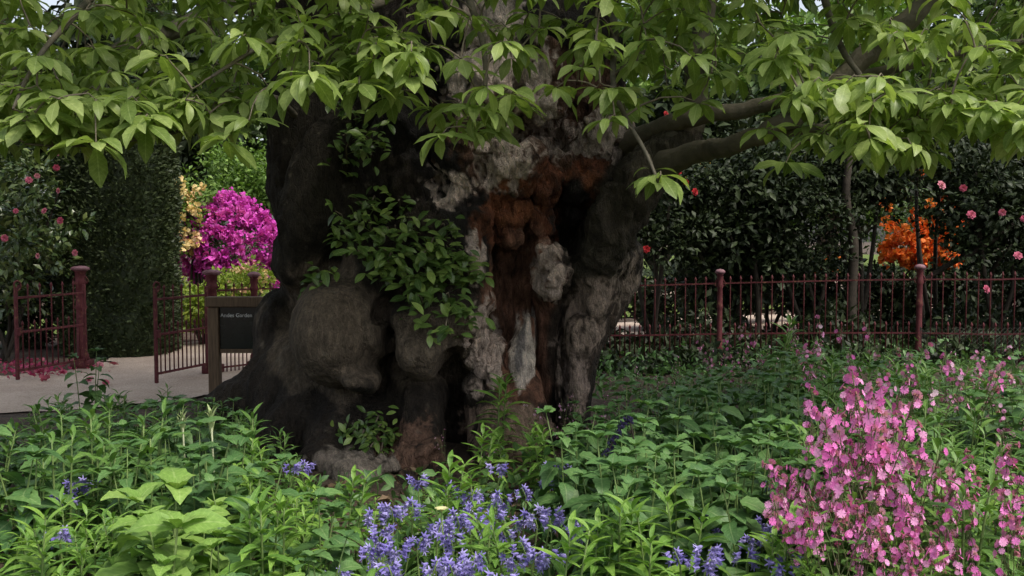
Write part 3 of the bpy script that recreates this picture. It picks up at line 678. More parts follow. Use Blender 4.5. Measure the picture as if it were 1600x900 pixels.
tw = link('twigs', me, TREE); tw['kind'] = 'stuff'
# the 300 that show largest are leaves of their own, the rest one mass
pu, pv = pix(np.array([tuple(l[0]) for l in leafs]))
score = [l[2] / l[0].y if (0 < a < 1600 and -10 < b < 900 and l[3] == 0) else 0 for l, a, b in zip(leafs, pu, pv)]
top = set(sorted(range(len(leafs)), key=lambda i: -score[i])[:300])
for i in top:
    p, m, s, _ = leafs[i]
    link('leaf', CHL[i % 3], TREE, Matrix.Translation(p - TB) @ (m * s).to_4x4())
bake('foliage', [l[:3] for i, l in enumerate(leafs) if i not in top and l[3] == 0], CH, MAT['chestnut'], TREE, TB)
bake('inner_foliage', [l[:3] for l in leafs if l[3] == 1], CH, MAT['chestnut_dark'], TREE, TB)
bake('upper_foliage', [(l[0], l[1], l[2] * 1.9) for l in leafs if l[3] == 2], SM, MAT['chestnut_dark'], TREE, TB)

# ------------------------------------------------------------------ leafy shoots on the trunk
def on_trunk(u, v):
    U, Vv = TRUNK_UV; d = (U - u) ** 2 + (Vv - v) ** 2 + (TRUNKV[:, 1] - 6) ** 2 * 60
    return Vector(TRUNKV[int(np.argmin(d))])
TRUNK_UV = pix(TRUNKV)
CL = leaf_tpl(.46, 5, .25, .6, 0, 0, .15, (.52, .85)); CLM = tpl_mesh('climber_leaf', CL, MAT['climber'])
def climber(name, label, cat, spots, count, size, group=None, extra=1.2):
    base = on_trunk(*spots[-1][:2])
    t = empty(name, base, label, cat, group)
    for (u0, v0, ru, rv, frac) in spots:
        m = int(count * frac); k = max(2, m // 8); cs = []
        for _ in range(k):
            a = R(0, 6.28); r = math.sqrt(R(0, 1)); p = on_trunk(u0 + ru * 1.1 * r * math.cos(a), v0 + rv * 1.1 * r * math.sin(a)); cs.append(p)
        for p in cs:
            mb = MB()
            q = p + Vector((R(-.05, .05), -R(.12, .26), R(-.02, .14)))
            mb.tube([p + Vector((0, .05, -.06)) - base, p.lerp(q, .5) + Vector((0, -.02, .04)) - base, q - base], [.007, .006, .004], 5); mb.build('stem', MAT['twig'], t, True)
            for x in range(max(1, m // k)):
                f = R(.15, 1.05); pos = p.lerp(q, f) + Vector((R(-.06, .06), R(-.05, .03), R(-.06, .05)))
                d = Vector((R(-1, 1), R(-.9, .1), R(-.7, .5)))
                link('leaf', CLM, t, Matrix.Translation(pos - base) @ (frame(d, Vector((R(-.4, .4), -.6, 1)), R(-.4, .4)) * size * R(.65, 1.25)).to_4x4())
        ex = []
        for x in range(int(m * extra)):
            p = random.choice(cs); pos = p + Vector((R(-.13, .13), -R(.0, .2), R(-.12, .12))); ex.append((pos, frame(Vector((R(-1, 1), R(-.9, .1), R(-.7, .5))), Vector((R(-.4, .4), -.6, 1)), R(-.4, .4)), size * R(.6, 1.1)))
        bake('foliage', ex, CL, MAT['climber'], t, base)
    return t
random.seed(31)
climber('climbing_shrub', 'glossy green leafy growth clinging to the dark middle of the trunk', 'climber',
        [(660, 380, 62, 60, .31), (690, 445, 44, 46, .28), (590, 330, 55, 40, .15), (570, 390, 45, 45, .11), (700, 490, 36, 26, .10), (515, 430, 18, 14, .05)], 299, .112)
climber('leafy_shoot', 'small leafy shoot sprouting from the foot of the trunk between roots', 'shoot', [(582, 680, 30, 32, 1.0)], 64, .085)
climber('leafy_shoot', 'sparse dim leafy shoot high on the dark left shoulder of the trunk', 'shoot', [(560, 215, 45, 40, 1.0)], 60, .10)
random.seed(41); rng = np.random.default_rng(41)
# ------------------------------------------------------------------ iron railings, gates, sign
def bar_me(h, r=.008, tip=True):
    mb = MB(); prof = [(r, 0), (r, h - .06)] + ([(r * 1.0, h - .055), (r * 2.1, h - .04), (r * 1.5, h - .025), (r * .2, h)] if tip else [(r, h)])
    mb.lathe(prof, 6); return mb.me('bar', MAT['iron'], True)
BAR = bar_me(1.06); DOG = bar_me(.50)
def post_parts(t, h=1.2, r=.05):
    mb = MB(); mb.box((0, 0, .05), (r * 1.7, r * 1.7, .05), 0, .01); mb.lathe([(r * 1.3, .10), (r * 1.25, .16), (r, .19), (r * .92, h * .55), (r * .92, h * .58), (r * 1.15, h * .6), (r * .95, h * .63), (r * .9, h - .22), (r * 1.25, h - .19), (r * .95, h - .15), (r * 1.0, h - .06), (r * 1.35, h - .04)], 14)
    mb.build('shaft', MAT['iron'], t, True)
    c = MB(); c.lathe([(r * 1.2, h - .042), (r * 1.75, h - .03), (r * 1.8, h - .01), (r * 1.2, h + .012), (r * .2, h + .02)], 14); c.build('cap', MAT['cap'], t, True)
    for a in (0, math.pi):      # scroll brackets under the cap
        s = MB(); s.tube([(math.cos(a) * (r + .012 + .018 * math.sin(k * .62)), 0, h - .2 + .014 * k) for k in range(10)], .007, 5); s.build('scroll', MAT['iron'], t, True)
def railing(p0, p1, label, step=.125, skip=0, zt=.97, zm=.34, h0=0.0):
    p0 = Vector((*p0, 0)); p1 = Vector((*p1, 0)); L = (p1 - p0).length; dr = (p1 - p0) / L; rz = math.atan2(dr.y, dr.x)
    b = (p0.x, p0.y, zgf(p0.x, p0.y) + h0); t = empty('iron_railing', b, label, 'railing')
    def loc(s): q = p0 + dr * s; return Vector((q.x - b[0], q.y - b[1], zgf(q.x, q.y) + h0 - b[2]))
    for z in (zm, zt, .06):
        mb = MB(); mb.tube([loc(L * k / 12) + Vector((0, 0, z)) for k in range(13)], .013, 4); mb.build('rail', MAT['iron'], t)
    n = int(L / step)
    for k in range(1, n):
        link('bar', BAR, t, Matrix.Translation(loc(k * step)))
        link('short_bar', DOG, t, Matrix.Translation(loc((k + .5) * step) - Vector((0, 0, .02))))
    return t
def gate_post(p, label, h=1.2, r=.05):
    t = empty('gate_post', (p[0], p[1], zgf(*p)), label, 'post'); post_parts(t, h, r); return t
def gate_leaf(p0, p1, label):
    """p0 the free end, p1 the hinge end"""
    p0 = Vector((*p0, 0)); p1 = Vector((*p1, 0)); d = p1 - p0; L = d.length; rz = math.atan2(d.y, d.x)
    t = empty('iron_gate', p0, label, 'gate', 'pair of open garden gates', rz)
    for x, h in ((0, 1.02), (L, 1.0)):
        mb = MB(); mb.box((x, 0, .05 + h / 2 - .02), (.017, .017, h / 2), 0, .004); mb.build('stile', MAT['iron'], t)
    for z in (.13, .55, .93):
        mb = MB(); mb.box((L / 2, 0, z), (L / 2 - .018, .009, .013), 0, .003); mb.build('rail', MAT['iron'], t)
    mb = MB(); mb.tube([(.02 + .055 * math.cos(a) * (1 - a / 11), 0, 1.07 + .055 * math.sin(a) * (1 - a / 11)) for a in [k * .42 - 1.6 for k in range(20)]], .010, 6); mb.build('scroll', MAT['iron'], t, True)
    n = 6; g = bar_me(.97); s = bar_me(.56)
    for k in range(1, n): link('bar', g, t, Matrix.Translation((L * k / n, 0, .115)))
    for k in range(n): link('short_bar', s, t, Matrix.Translation((L * (k + .5) / n, 0, .115)))
    mb = MB(); mb.box((.0, -.03, .56), (.03, .012, .045), 0, .006); mb.build('latch', MAT['iron'], t)
    return t
def XY(u, d): q = P(u, 450, d); return (q.x, d)
gate_leaf(XY(24, 10.75), XY(131, 11.75), 'dark red iron gate standing open in front of the camellia')
gate_post(XY(126, 11.95), 'stout dark red gate post beside the clipped yew', 1.23, .062)
gate_leaf(XY(242, 10.5), XY(322, 11.35), 'dark red iron gate ajar beside the wooden sign')
gate_post(XY(331, 11.5), 'stout dark red gate post behind the wooden sign', 1.20, .062)
pA = XY(397, 11.9); gate_post(pA, 'slender red post rising above the wooden sign beam', 1.16, .045)
railing(XY(340, 11.52), pA, 'short iron railing behind the wooden sign', .11)
railing((pA[0] + .06, pA[1] + .02), XY(905, 12.5), 'iron railing passing behind the great trunk')
F0, F1, F2, F3 = XY(915, 12.5), XY(1125, 12.2), XY(1437, 11.5), XY(1760, 10.8)
for a, b, l in ((F0, F1, 'red iron railing between the trunk and the first fence post'), (F1, F2, 'red iron railing under the dark shrubs between two fence posts'), (F2, F3, 'red iron railing panel beyond the orange azalea, with netting along its foot')):
    railing(a, b, l)
for p, l in ((F1, 'red fence post below the dark shrubs, nearer the trunk'), (F2, 'red fence post standing before the orange azalea')):
    t = empty('fence_post', (p[0], p[1], zgf(*p)), l, 'post'); post_parts(t, 1.13, .036)
# rabbit netting at the foot of the right-hand panel
p0 = Vector((*F2, 0)) + Vector((0, -.03, 0)); p1 = Vector((*F3, 0)) + Vector((0, -.03, 0)); mb = MB()
L = (p1 - p0).length; nx = int(L / .05)
for k in range(nx):
    for s in (-1, 1):
        a = p0.lerp(p1, k / nx); b = p0.lerp(p1, min(1, max(0, (k + s * 8) / nx)))
        mb.tube([a + Vector((0, 0, zgf(a.x, a.y))), b + Vector((0, s * .004, zgf(b.x, b.y) + .42))], .0016, 3, False)
o = mb.build('wire_netting', plain_mat('dull_wire', (.10, .10, .09), (.2, .2, .18), 20, .5)); tag(o, 'fine wire netting fixed along the foot of the red railing', 'netting')

def sign():
    q = P(335, 500, 9.75); b = (q.x, 9.75, 0); rz = 0.0
    t = empty('garden_sign', b, 'dark garden name board in a brown oak frame against the trunk', 'sign')
    W = (412 - 335) / F * 9.75 + .06; ht = P(335, 463, 9.75).z
    for x in (0, W):
        m = MB(); m.box((x, 0, ht / 2 - .055), (.055, .05, ht / 2 - .055), 0, .008); m.build('post', MAT['oak'], t)
    m = MB(); m.box((W / 2, 0, ht - .053), (W / 2 + .075, .06, .05), 0, .008); m.build('beam', MAT['oak'], t)
    z1 = ht - .105; z0 = P(335, 545, 9.75).z
    m = MB(); m.box((W / 2, 0, (z0 + z1) / 2), (W / 2 - .057, .015, (z1 - z0) / 2), 0, .003); pn = m.build('board', MAT['panel'], t)
    m = MB(); m.box((W / 2, 0, z0 - .02), (W / 2 - .056, .03, .02), 0, .004); m.build('bottom_rail', MAT['oak'], t)
    fc = bpy.data.curves.new('lettering', 'FONT'); fc.body = 'Andes Garden'; fc.size = .054; fc.extrude = .001; fc.align_x = 'LEFT'
    tmp = bpy.data.objects.new('lettering_tmp', fc); C.objects.link(tmp)
    dg = bpy.context.evaluated_depsgraph_get(); me = bpy.data.meshes.new_from_object(tmp.evaluated_get(dg)); bpy.data.objects.remove(tmp)
    me.materials.clear(); me.materials.append(MAT['letter'])
    o = link('lettering', me, pn, Matrix.Translation((.065, -.0172, z1 - .10)) @ Matrix.Rotation(math.pi / 2, 4, 'X'))
sign()

# ------------------------------------------------------------------ shrubs, hedges and trees behind
def ellip_clumps(c, r, nclump, seed=None):
    out = []
    for k in range(nclump):
        d = rdir(); f = R(.45, 1.0)
        out.append((Vector((c[0] + d.x * r[0] * f, c[1] + d.y * r[1] * f, c[2] + d.z * r[2] * f)), R(.75, 1.3)))
    return out
def leaf_items(clumps, cr, per, size, up=.3, flat=.7):
    it = []
    for c, s in clumps:
        for k in range(per):
            d = rdir(); rr = cr * s * R(.35, 1.0) ** .6
            p = c + Vector((d.x * rr, d.y * rr, d.z * rr * flat)); dd = (d + rdir() * .8 + Vector((0, 0, up - .3)))
            it.append((p, frame(dd, d + Vector((0, 0, .9)), R(-.5, .5)), size * R(.6, 1.3)))
    return it
def shrub(name, label, cat, base, c, r, mat, nclump, per, size, cr, stems=4, group=None, tpl=SM2, stem_r=.03):
    t = empty(name, base, label, cat, group); b = Vector(base)
    cl = ellip_clumps(c, r, nclump)
    bake('foliage', leaf_items(cl, cr, per, size), tpl, MAT[mat], t, b)
    for k in range(stems):
        e = random.choice(cl)[0]; m = b.lerp(e, .5) + Vector((R(-.2, .2), R(-.2, .2), R(0, .25)))
        p, rr = catmull([b + Vector((R(-.12, .12), R(-.12, .12), -.05)), m, e], [stem_r, stem_r * .8, stem_r * .35], 4)
        mb = MB(); mb.tube([q - b for q in p], rr, 6); mb.build('stem', MAT['dark_wood'], t, True)
    return t, cl
PET = leaf_tpl(.95, 3, .3, .8, 0, 0, .3, (.62, .55))
def truss_me(name, mat, r=.07, n=16):
    it = []
    for k in range(n):
        d = rdir(.4); it.append((d * r * .35, frame(d + rdir() * .5, rdir(), 0), r * R(.8, 1.25)))
    Mx = np.array([np.array(m) * s for _, m, s in it]); Pp = np.array([tuple(p) for p, _, _ in it]); m = len(PET[0])
    V = (np.einsum('nij,mj->nmi', Mx, PET[0]) + Pp[:, None]).reshape(-1, 3); q = (PET[1][None] + (np.arange(n) * m)[:, None, None]).reshape(-1, 4)
    return mesh(name, V, q, MAT[mat], True, uv=np.tile(PET[2], (n, 1)))
def flower_me(name, mat, r=.045):
    it = []
    for ring, k, tilt in ((0, 7, .2), (1, 6, .6), (2, 5, 1.1), (3, 3, 2.0)):
        for i in range(k):
            a = 6.283 * i / k + ring * .5; d = Vector((math.cos(a), math.sin(a), tilt)); it.append((Vector((0, 0, .004 * ring)), frame(d, Vector((0, 0, 1))), r * (1 - .2 * ring)))
    n = len(it); Mx = np.array([np.array(m) * s for _, m, s in it]); Pp = np.array([tuple(p) for p, _, _ in it]); m = len(PET[0])
    V = (np.einsum('nij,mj->nmi', Mx, PET[0]) + Pp[:, None]).reshape(-1, 3); q = (PET[1][None] + (np.arange(n) * m)[:, None, None]).reshape(-1, 4)
    return mesh(name, V, q, MAT[mat], True, uv=np.tile(PET[2], (n, 1)))
def flowers_at(t, me, pts, s=(.8, 1.2), name='flower'):
    b = t.location
    for p in pts: link(name, me, t, Matrix.Translation(Vector(p) - b) @ (frame(rdir(), rdir()) * R(*s)).to_4x4())
def face_cam(me, t, pts, s=(.85, 1.2), name='flower', up=.2):
    b = t.location
    for p in pts:
        zax = Vector((R(-.6, .6), -1, up + R(-.3, .4))).normalized(); x = zax.orthogonal().normalized(); y = zax.cross(x)
        m = Matrix(((x.x, y.x, zax.x), (x.y, y.y, zax.y), (x.z, y.z, zax.z))) * R(*s)
        link(name, me, t, Matrix.Translation(Vector(p) - b) @ m.to_4x4())

# clipped yew column
def yew():
    b = P(190, 450, 13.6); b = Vector((b.x, 13.6, 0)); t = empty('clipped_yew', b, 'tall clipped dark yew column beside the gate opening', 'hedge')
    rx, ry, hh = .74, .70, 3.6; V = []; nu, nv = 40, 44
    for j in range(nv + 1):
        z = hh * j / nv; s = 1.0 if z < hh - .3 else math.sqrt(max(0.0, 1 - ((z - hh + .3) / .32) ** 2)); s *= .93 + .05 * min(1, z / .5)
        for i in range(nu):
            a = 6.283 * i / nu; k = (abs(math.cos(a)) ** 3.2 + abs(math.sin(a)) ** 3.2) ** (-1 / 3.2); V.append((rx * s * k * math.cos(a), ry * s * k * math.sin(a), z))
    V = np.array(V); V[:, :2] *= (1 + .035 * fbm(V * 3.1, 3, 5))[:, None]
    i = np.arange((nv + 1) * nu).reshape(nv + 1, nu); q = np.stack([i[:-1], np.roll(i[:-1], -1, 1), np.roll(i[1:], -1, 1), i[1:]], -1).reshape(-1, 4)
    link('core', mesh('core', V * [.93, .93, .985], q, MAT['yew'], True), t)
    it = []
    a_, b_, c_ = V[q[:, 0]], V[q[:, 1]], V[q[:, 3]]
    for k in rng.integers(0, len(q), 30000):
        p = a_[k] + (b_[k] - a_[k]) * rng.random() + (c_[k] - a_[k]) * rng.random()
        if p[1] > .35: continue
        nrm = Vector((p[0], p[1], .15)).normalized(); d = nrm + rdir() * .9 + Vector((0, 0, .35))
        it.append((Vector(p) - nrm * R(0, .06), frame(d, rdir()), R(.05, .095)))
    bake('needles', it, leaf_tpl(.42, 2, .2, .4), MAT['yew'], t)
yew()
# camellia with pink flowers at the left
q = P(40, 450, 12.6)
t, cl = shrub('camellia_bush', 'glossy camellia bush with scattered pink flowers behind the open gate', 'shrub', (q.x - .3, 12.6, 0), (q.x - .35, 12.5, 1.75), (1.05, .8, 1.35), 'camellia', 95, 60, .11, .24, 6)
CF = flower_me('camellia_flower', 'camflower', .05)
face_cam(CF, t, [P(u, v, 11.75) for u, v in [(92, 238), (88, 262), (45, 282), (58, 275), (92, 298), (8, 372), (60, 400), (95, 345), (25, 330), (118, 395), (70, 330), (62, 225)]], (.7, 1.1))
# azaleas beyond the gate
MT = truss_me('flower_truss', 'magenta', .085, 24)
q = P(365, 450, 17.5)
t, cl = shrub('magenta_azalea', 'rounded azalea smothered in vivid magenta flowers beyond the gate', 'shrub', (q.x, 17.5, 0), (q.x, 17.5, 1.45), (.95, .7, .7), 'far', 40, 40, .1, .22, 4)
pts = []
for k in range(290):
    d = rdir(.15); d.y = -abs(d.y) * .9 if k % 5 else d.y
    lump = .92 + .2 * math.sin(d.x * 6 + 1) * math.cos(d.z * 7 + d.x * 3) + R(-.08, .12)
    pts.append((q.x - .06 + d.x * 1.12 * lump, 17.5 + d.y * .8, 1.45 + d.z * .78 * lump))
flowers_at(t, MT, pts, (.75, 1.25), 'flower_truss')
ex = []
for k in range(2600):
    a_ = random.choice(pts); ex.append((Vector(a_) + rdir() * R(.04, .17), frame(rdir(), rdir()), R(.04, .075)))
bake('blossom', ex, PET, MAT['magenta'], t, t.location)
YT = truss_me('flower_truss', 'yellow', .07, 14)
q = P(298, 450, 17.0)
t, cl = shrub('cream_azalea', 'loose azalea with cream and pink flowers beside the yew', 'shrub', (q.x, 17.0, 0), (q.x, 17.0, 2.0), (.36, .4, .75), 'far_light', 34, 40, .1, .2, 4)
flowers_at(t, YT, [(q.x + R(-.42, .3), 16.6 + R(-.2, .3), 1.35 + R(0, 1.2) ** 1) for k in range(70)], (.7, 1.2), 'flower_truss')
for (u, d, zc, rx, rz, mt, nc, lab) in [(325, 14.6, .55, .55, .45, 'lime', 34, 'lime green low shrub seen through the gate bars'), (372, 15.0, .8, .5, .38, 'lime', 30, 'yellow green low shrub behind the sign beam'), (262, 15.2, .6, .35, .5, 'lime', 20, 'pale lime shrub half hidden by the yew')]:
    q = P(u, 450, d); shrub('lime_shrub', lab, 'shrub', (q.x, d, 0), (q.x, d, zc), (rx, .4, rz), mt, nc, 55, .085, .16, 4)
q = P(400, 450, 14.2); t, cl = shrub('bronze_shrub', 'small bronze and orange tinted shrub above the sign beam', 'shrub', (q.x, 14.2, 0), (q.x, 14.2, 1.0), (.28, .3, .22), 'lime', 12, 40, .08, .12, 3)
flowers_at(t, truss_me('flower_truss', 'yellow', .05, 10), [(q.x + R(-.3, .3), 13.9 + R(-.1, .1), .95 + R(-.2, .3)) for k in range(22)], (.7, 1.1), 'flower_truss')
q = P(372, 450, 21); shrub('round_tree', 'bright green bushy tree above the magenta azalea', 'tree', (q.x, 21, 0), (q.x, 21, 2.9), (.85, .8, .65), 'far_light', 60, 60, .12, .28, 5, stem_r=.06)
# dark shrubs overhanging the right-hand railing
DARK = 'dark glossy evergreens overhanging the railing'
for i, (u, d, zc, rx, rz, nc, lab) in enumerate([(1030, 13.4, 1.95, .8, .9, 95, 'dark evergreen shrub just right of the trunk buttress'), (1150, 13.8, 1.85, .9, 1.15, 115, 'dark evergreen shrub behind the first red fence post'),
        (1270, 13.6, 1.85, .8, 1.15, 110, 'dark evergreen shrub left of the slim dark tree stem'), (1350, 14.0, 2.7, .8, .75, 80, 'dark evergreen shrub arching over the orange azalea'),
        (1545, 13.2, 2.0, .8, 1.05, 115, 'dark camellia with large pink blooms right of the orange azalea'), (1690, 13.0, 1.8, .8, 1.2, 90, 'dark evergreen shrub at the far end of the red railing'), (1450, 14.4, 2.95, .7, .6, 60, 'dark evergreen shrub high above the orange azalea')]):
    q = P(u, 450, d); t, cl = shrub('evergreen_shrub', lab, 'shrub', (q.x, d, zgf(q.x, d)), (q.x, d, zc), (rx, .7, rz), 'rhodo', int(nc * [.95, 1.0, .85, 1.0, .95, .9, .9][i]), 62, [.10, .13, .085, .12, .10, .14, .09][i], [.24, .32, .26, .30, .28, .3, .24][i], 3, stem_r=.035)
    if i == 4: face_cam(CF, t, [P(a, b, 12.2) for a, b in [(1470, 290), (1505, 294), (1566, 332), (1600, 342), (1517, 336), (1552, 172), (1465, 202), (1590, 400), (1540, 452)]], (1.0, 1.4))
    if i == 0: face_cam(flower_me('red_flower', 'redflower', .05), t, [P(a, b, 12.6) for a, b in [(1040, 178), (1134, 128), (1060, 268), (1085, 300), (1072, 285), (1010, 390)]], (.8, 1.2))
OT = truss_me('flower_truss', 'orange', .085, 14)
q = P(1420, 450, 16.0)
t, cl = shrub('orange_azalea', 'azalea with blazing orange flowers glimpsed beyond the railing', 'shrub', (q.x, 16.0, zgf(q.x, 16)), (q.x, 16.0, 1.75), (.75, .5, .75), 'far', 40, 30, .09, .2, 4)
flowers_at(t, OT, [(q.x + R(-.62, .55), 15.5 + R(-.2, .3), 1.15 + abs(random.gauss(0, .5))) for k in range(120)], (.7, 1.2), 'flower_truss')
q = P(1250, 450, 17.0)
t, cl = shrub('orange_azalea', 'low patch of orange azalea under the dark shrubs', 'shrub', (q.x, 17.0, zgf(q.x, 17)), (q.x, 17.0, 1.05), (.5, .4, .25), 'far', 14, 30, .09, .15, 3)
flowers_at(t, OT, [(q.x + R(-.5, .5), 16.7 + R(-.2, .2), 1.05 + R(-.15, .22)) for k in range(36)], (.6, 1.0), 'flower_truss')
q = P(1075, 450, 17.5)
t, cl = shrub('apricot_azalea', 'apricot azalea glimpsed beside the great limb', 'shrub', (q.x, 17.5, zgf(q.x, 17)), (q.x, 17.5, 2.6), (.35, .3, .5), 'far_light', 16, 30, .09, .18, 3)
flowers_at(t, truss_me('flower_truss', 'yellow', .07, 12), [(q.x + R(-.35, .35), 17.1 + R(-.2, .2), 2.55 + R(-.5, .6)) for k in range(36)], (.7, 1.1), 'flower_truss')
for (u, d, zc, rx, rz, nc, lab) in [(55, 14.2, .75, 1.0, .8, 90, 'dark low evergreen closing the view behind the open gate'), (1100, 15.2, .95, .55, .45, 40, 'dark low evergreen behind the railing near the first post'), (1290, 15.0, .8, .75, .55, 60, 'dark low evergreen at the foot of the slim stem'),
        (1500, 15.6, .85, .6, .55, 50, 'dark low evergreen under the pink camellia'), (1640, 14.6, .8, .8, .5, 50, 'dark low evergreen near the end of the railing'), (1020, 16.4, .6, .5, .45, 36, 'dark low evergreen glimpsed beside the trunk buttress'), (1390, 15.2, .6, .6, .5, 50, 'dark low evergreen below the orange azalea'), (1570, 16.5, 1.0, .6, .4, 40, 'dark evergreen behind the leaning stem'), (1150, 16.8, .7, .7, .5, 50, 'dark low evergreen between the first post and the slim stem'), (1200, 15.6, 1.25, .6, .5, 45, 'dark evergreen hiding the pale path behind the railing')]:
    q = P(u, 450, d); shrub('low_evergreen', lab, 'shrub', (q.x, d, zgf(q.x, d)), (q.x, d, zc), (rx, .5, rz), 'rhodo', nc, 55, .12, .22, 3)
# slim dark tree and leaning stem behind the railing
for lab, pts, rad in (('slim upright dark tree stem behind the red railing', [(1335, 560, 13.2), (1330, 480, 13.2), (1334, 380, 13.2), (1322, 300, 13.2), (1335, 200, 13.3)], [.09, .07, .065, .055, .04]),
                      ('leaning dark stem beneath the pink camellia', [(1440, 440, 13.1), (1480, 415, 13.1), (1530, 388, 13.0), (1600, 340, 13.0), (1680, 290, 12.9)], [.03, .035, .04, .045, .05]),
                      ('thin dark stem rising left of the slim tree', [(1180, 570, 13.4), (1185, 480, 13.4), (1175, 380, 13.4)], [.05, .04, .035])):
    p, r = catmull([P(*a) for a in pts], rad, 5); b = p[0].copy(); mb = MB(); mb.tube([x - b for x in p], r, 9)
    t = empty('slender_tree', b, lab, 'tree'); mb.build('trunk', MAT['dark_wood'], t, True)
# low growth behind the railing
it = []
for k in range(11000):
    u = R(930, 1740); d = R(11.2, 14.6); q = P(u, 450, d); hz = zgf(q.x, d)
    it.append((Vector((q.x, d, hz + R(0, .62) * (.6 + .4 * math.sin(u * .03)) * (.35 if d < 12.8 else 1))), frame(rdir(.2), rdir(.8)), R(.09, .16)))
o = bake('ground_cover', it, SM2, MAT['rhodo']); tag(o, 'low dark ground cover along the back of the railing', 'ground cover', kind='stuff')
# the wood that closes the view
FAR = 'trees closing the garden behind'
for i, (x, y, zc, rx, rz, mt, nc, lab) in enumerate([
        (-17, 30, 4.6, 4.2, 4.4, 'far', 190, 'broad green tree far behind the camellia'), (-10.5, 27, 5.0, 3.4, 3.4, 'rhodo', 190, 'dark conifer-like tree rising behind the clipped yew'), (-5.5, 30, 4.8, 3.6, 4.2, 'far', 190, 'tall green tree behind the magenta azalea'),
        (0.0, 36, 6.2, 4.5, 5.2, 'far', 190, 'tall tree hidden mostly by the great trunk'), (5.6, 38, 6.6, 4.6, 5.4, 'far_light', 220, 'pale green tree seen above the limb right of the trunk'), (12, 37, 6.2, 4.6, 5.2, 'far_light', 220, 'light green tree above the orange azalea'),
        (19, 36, 6.4, 5, 5.6, 'far', 220, 'broad tree beyond the end of the railing'), (27, 34, 6, 5, 5.5, 'far', 150, 'dark tree at the edge of the wood'), (9, 29, 4.9, 2.6, 2.5, 'far', 150, 'rounded tree standing over the pale path'), (-24, 32, 5.5, 5, 5, 'far', 140, 'green tree beyond the path bend'), (4.0, 22.5, 3.6, 1.7, 1.7, 'rhodo', 120, 'dark rounded tree between the limb and the shrubs'), (9.4, 21, 3.9, 2.1, 1.8, 'rhodo', 130, 'dark tree crown above the pink camellia')]):
    shrub('background_tree', lab, 'tree', (x, y, zgf(x, y)), (x, y, zc), (rx, rx * .7, rz), mt, nc, 55, .42 if y > 25 else .25, .75 if y > 25 else .42, 5, stem_r=.16)
random.seed(51); rng = np.random.default_rng(51)
# ------------------------------------------------------------------ plants of the bed
NET = [leaf_tpl(.62, 8, .18, .8, .10, .02, .1, (.34, .8)), leaf_tpl(.56, 8, .3, 1.1, .10, .03, .15, (.36, .8))]
BRO = [leaf_tpl(.68, 8, .2, .9, .05, .03, .2, (.34, .8)), leaf_tpl(.6, 8, .3, 1.2, .05, .03, .3, (.36, .8))]
LAN = [leaf_tpl(.24, 6, .35, 1.0, 0, 0, .35, (.42, .9)), leaf_tpl(.20, 6, .4, .6, 0, 0, .2, (.45, .9))]
STR = [leaf_tpl(.075, 8, .4, 1.7, 0, 0, .3, (.45, .6)), leaf_tpl(.07, 8, .4, 1.1, 0, 0, .2, (.45, .6))]
LM = {'nettle': [tpl_mesh('nettle_leaf', t, MAT['nettle']) for t in NET], 'broad': [tpl_mesh('broad_leaf', t, MAT['broad']) for t in BRO],
      'lance': [tpl_mesh('lance_leaf', t, MAT['lance']) for t in LAN], 'lance_dark': [tpl_mesh('willow_leaf', t, MAT['lance_dark']) for t in LAN],
      'strap': [tpl_mesh('strap_leaf', t, MAT['strap']) for t in STR], 'pale': [tpl_mesh('pale_leaf', t, MAT['pale_bud']) for t in LAN], 'camp': [tpl_mesh('campion_leaf', t, MAT['lance_dark']) for t in BRO]}
def campion_flower(mat, r=.017):
    V = []; q = []
    for i in range(5):
        a = 6.283 * i / 5; c, s = math.cos(a), math.sin(a)
        for (x, y, z) in ((0, 0, 0), (r * .95, -r * .50, r * .16), (r * .86, 0, r * .10), (r * .95, r * .50, r * .16), (r * .45, -r * .3, r * .12), (r * .45, r * .3, r * .12)): V.append((x * c - y * s, x * s + y * c, z))
        o = i * 6; q += [(o, o + 4, o + 1, o + 2), (o, o + 2, o + 3, o + 5)]
    o = len(V); np_ = len(q)
    for rr, z in ((.003, .0005), (.0045, -.007), (.002, -.015)):
        for i in range(5): a = 6.283 * i / 5; V.append((rr * math.cos(a), rr * math.sin(a), z))
    for k in range(2):
        for i in range(5): j = (i + 1) % 5; q.append((o + k * 5 + j, o + k * 5 + i, o + k * 5 + 5 + i, o + k * 5 + 5 + j))
    me = mesh('campion_flower', np.array(V), np.array(q), mat, True); me.materials.append(MAT['calyx'])
    for p in me.polygons[np_:]: p.material_index = 1
    return me
CFL = [campion_flower(MAT['campion'], r) for r in (.0145, .0165, .0185)]; CFP = [campion_flower(MAT['campion_pale'], r) for r in (.012, .015)]
def bell():
    V = []; q = []; n = 6
    prof = [(.0018, .002), (.0046, -.003), (.0056, -.012)]
    for r, z in prof:
        for i in range(n): a = 6.283 * i / n; V.append((r * math.cos(a), r * math.sin(a), z))
    for k in range(2):
        for i in range(n): q.append((k * n + i, k * n + (i + 1) % n, k * n + n + (i + 1) % n, k * n + n + i))
    for i in range(n):
        a = 6.283 * (i + .5) / n; o = len(V); V += [(.0165 * math.cos(a - .10), .0165 * math.sin(a - .10), -.0165), (.0165 * math.cos(a + .10), .0165 * math.sin(a + .10), -.0165)]
        q.append((2 * n + i, o, o + 1, 2 * n + (i + 1) % n))
    return mesh('bluebell_flower', np.array(V), np.array(q), MAT['bluebell'], False)
BELL = bell()
def M4(p, m, s): return Matrix.Translation(p) @ (m * s).to_4x4()
def stem_path(x, y, h, lean, n=5):
    a = R(0, 6.283); dx, dy = math.cos(a) * lean, math.sin(a) * lean
    return [Vector((x + dx * (k / n) ** 1.6, y + dy * (k / n) ** 1.6, h * k / n)) for k in range(n + 1)]
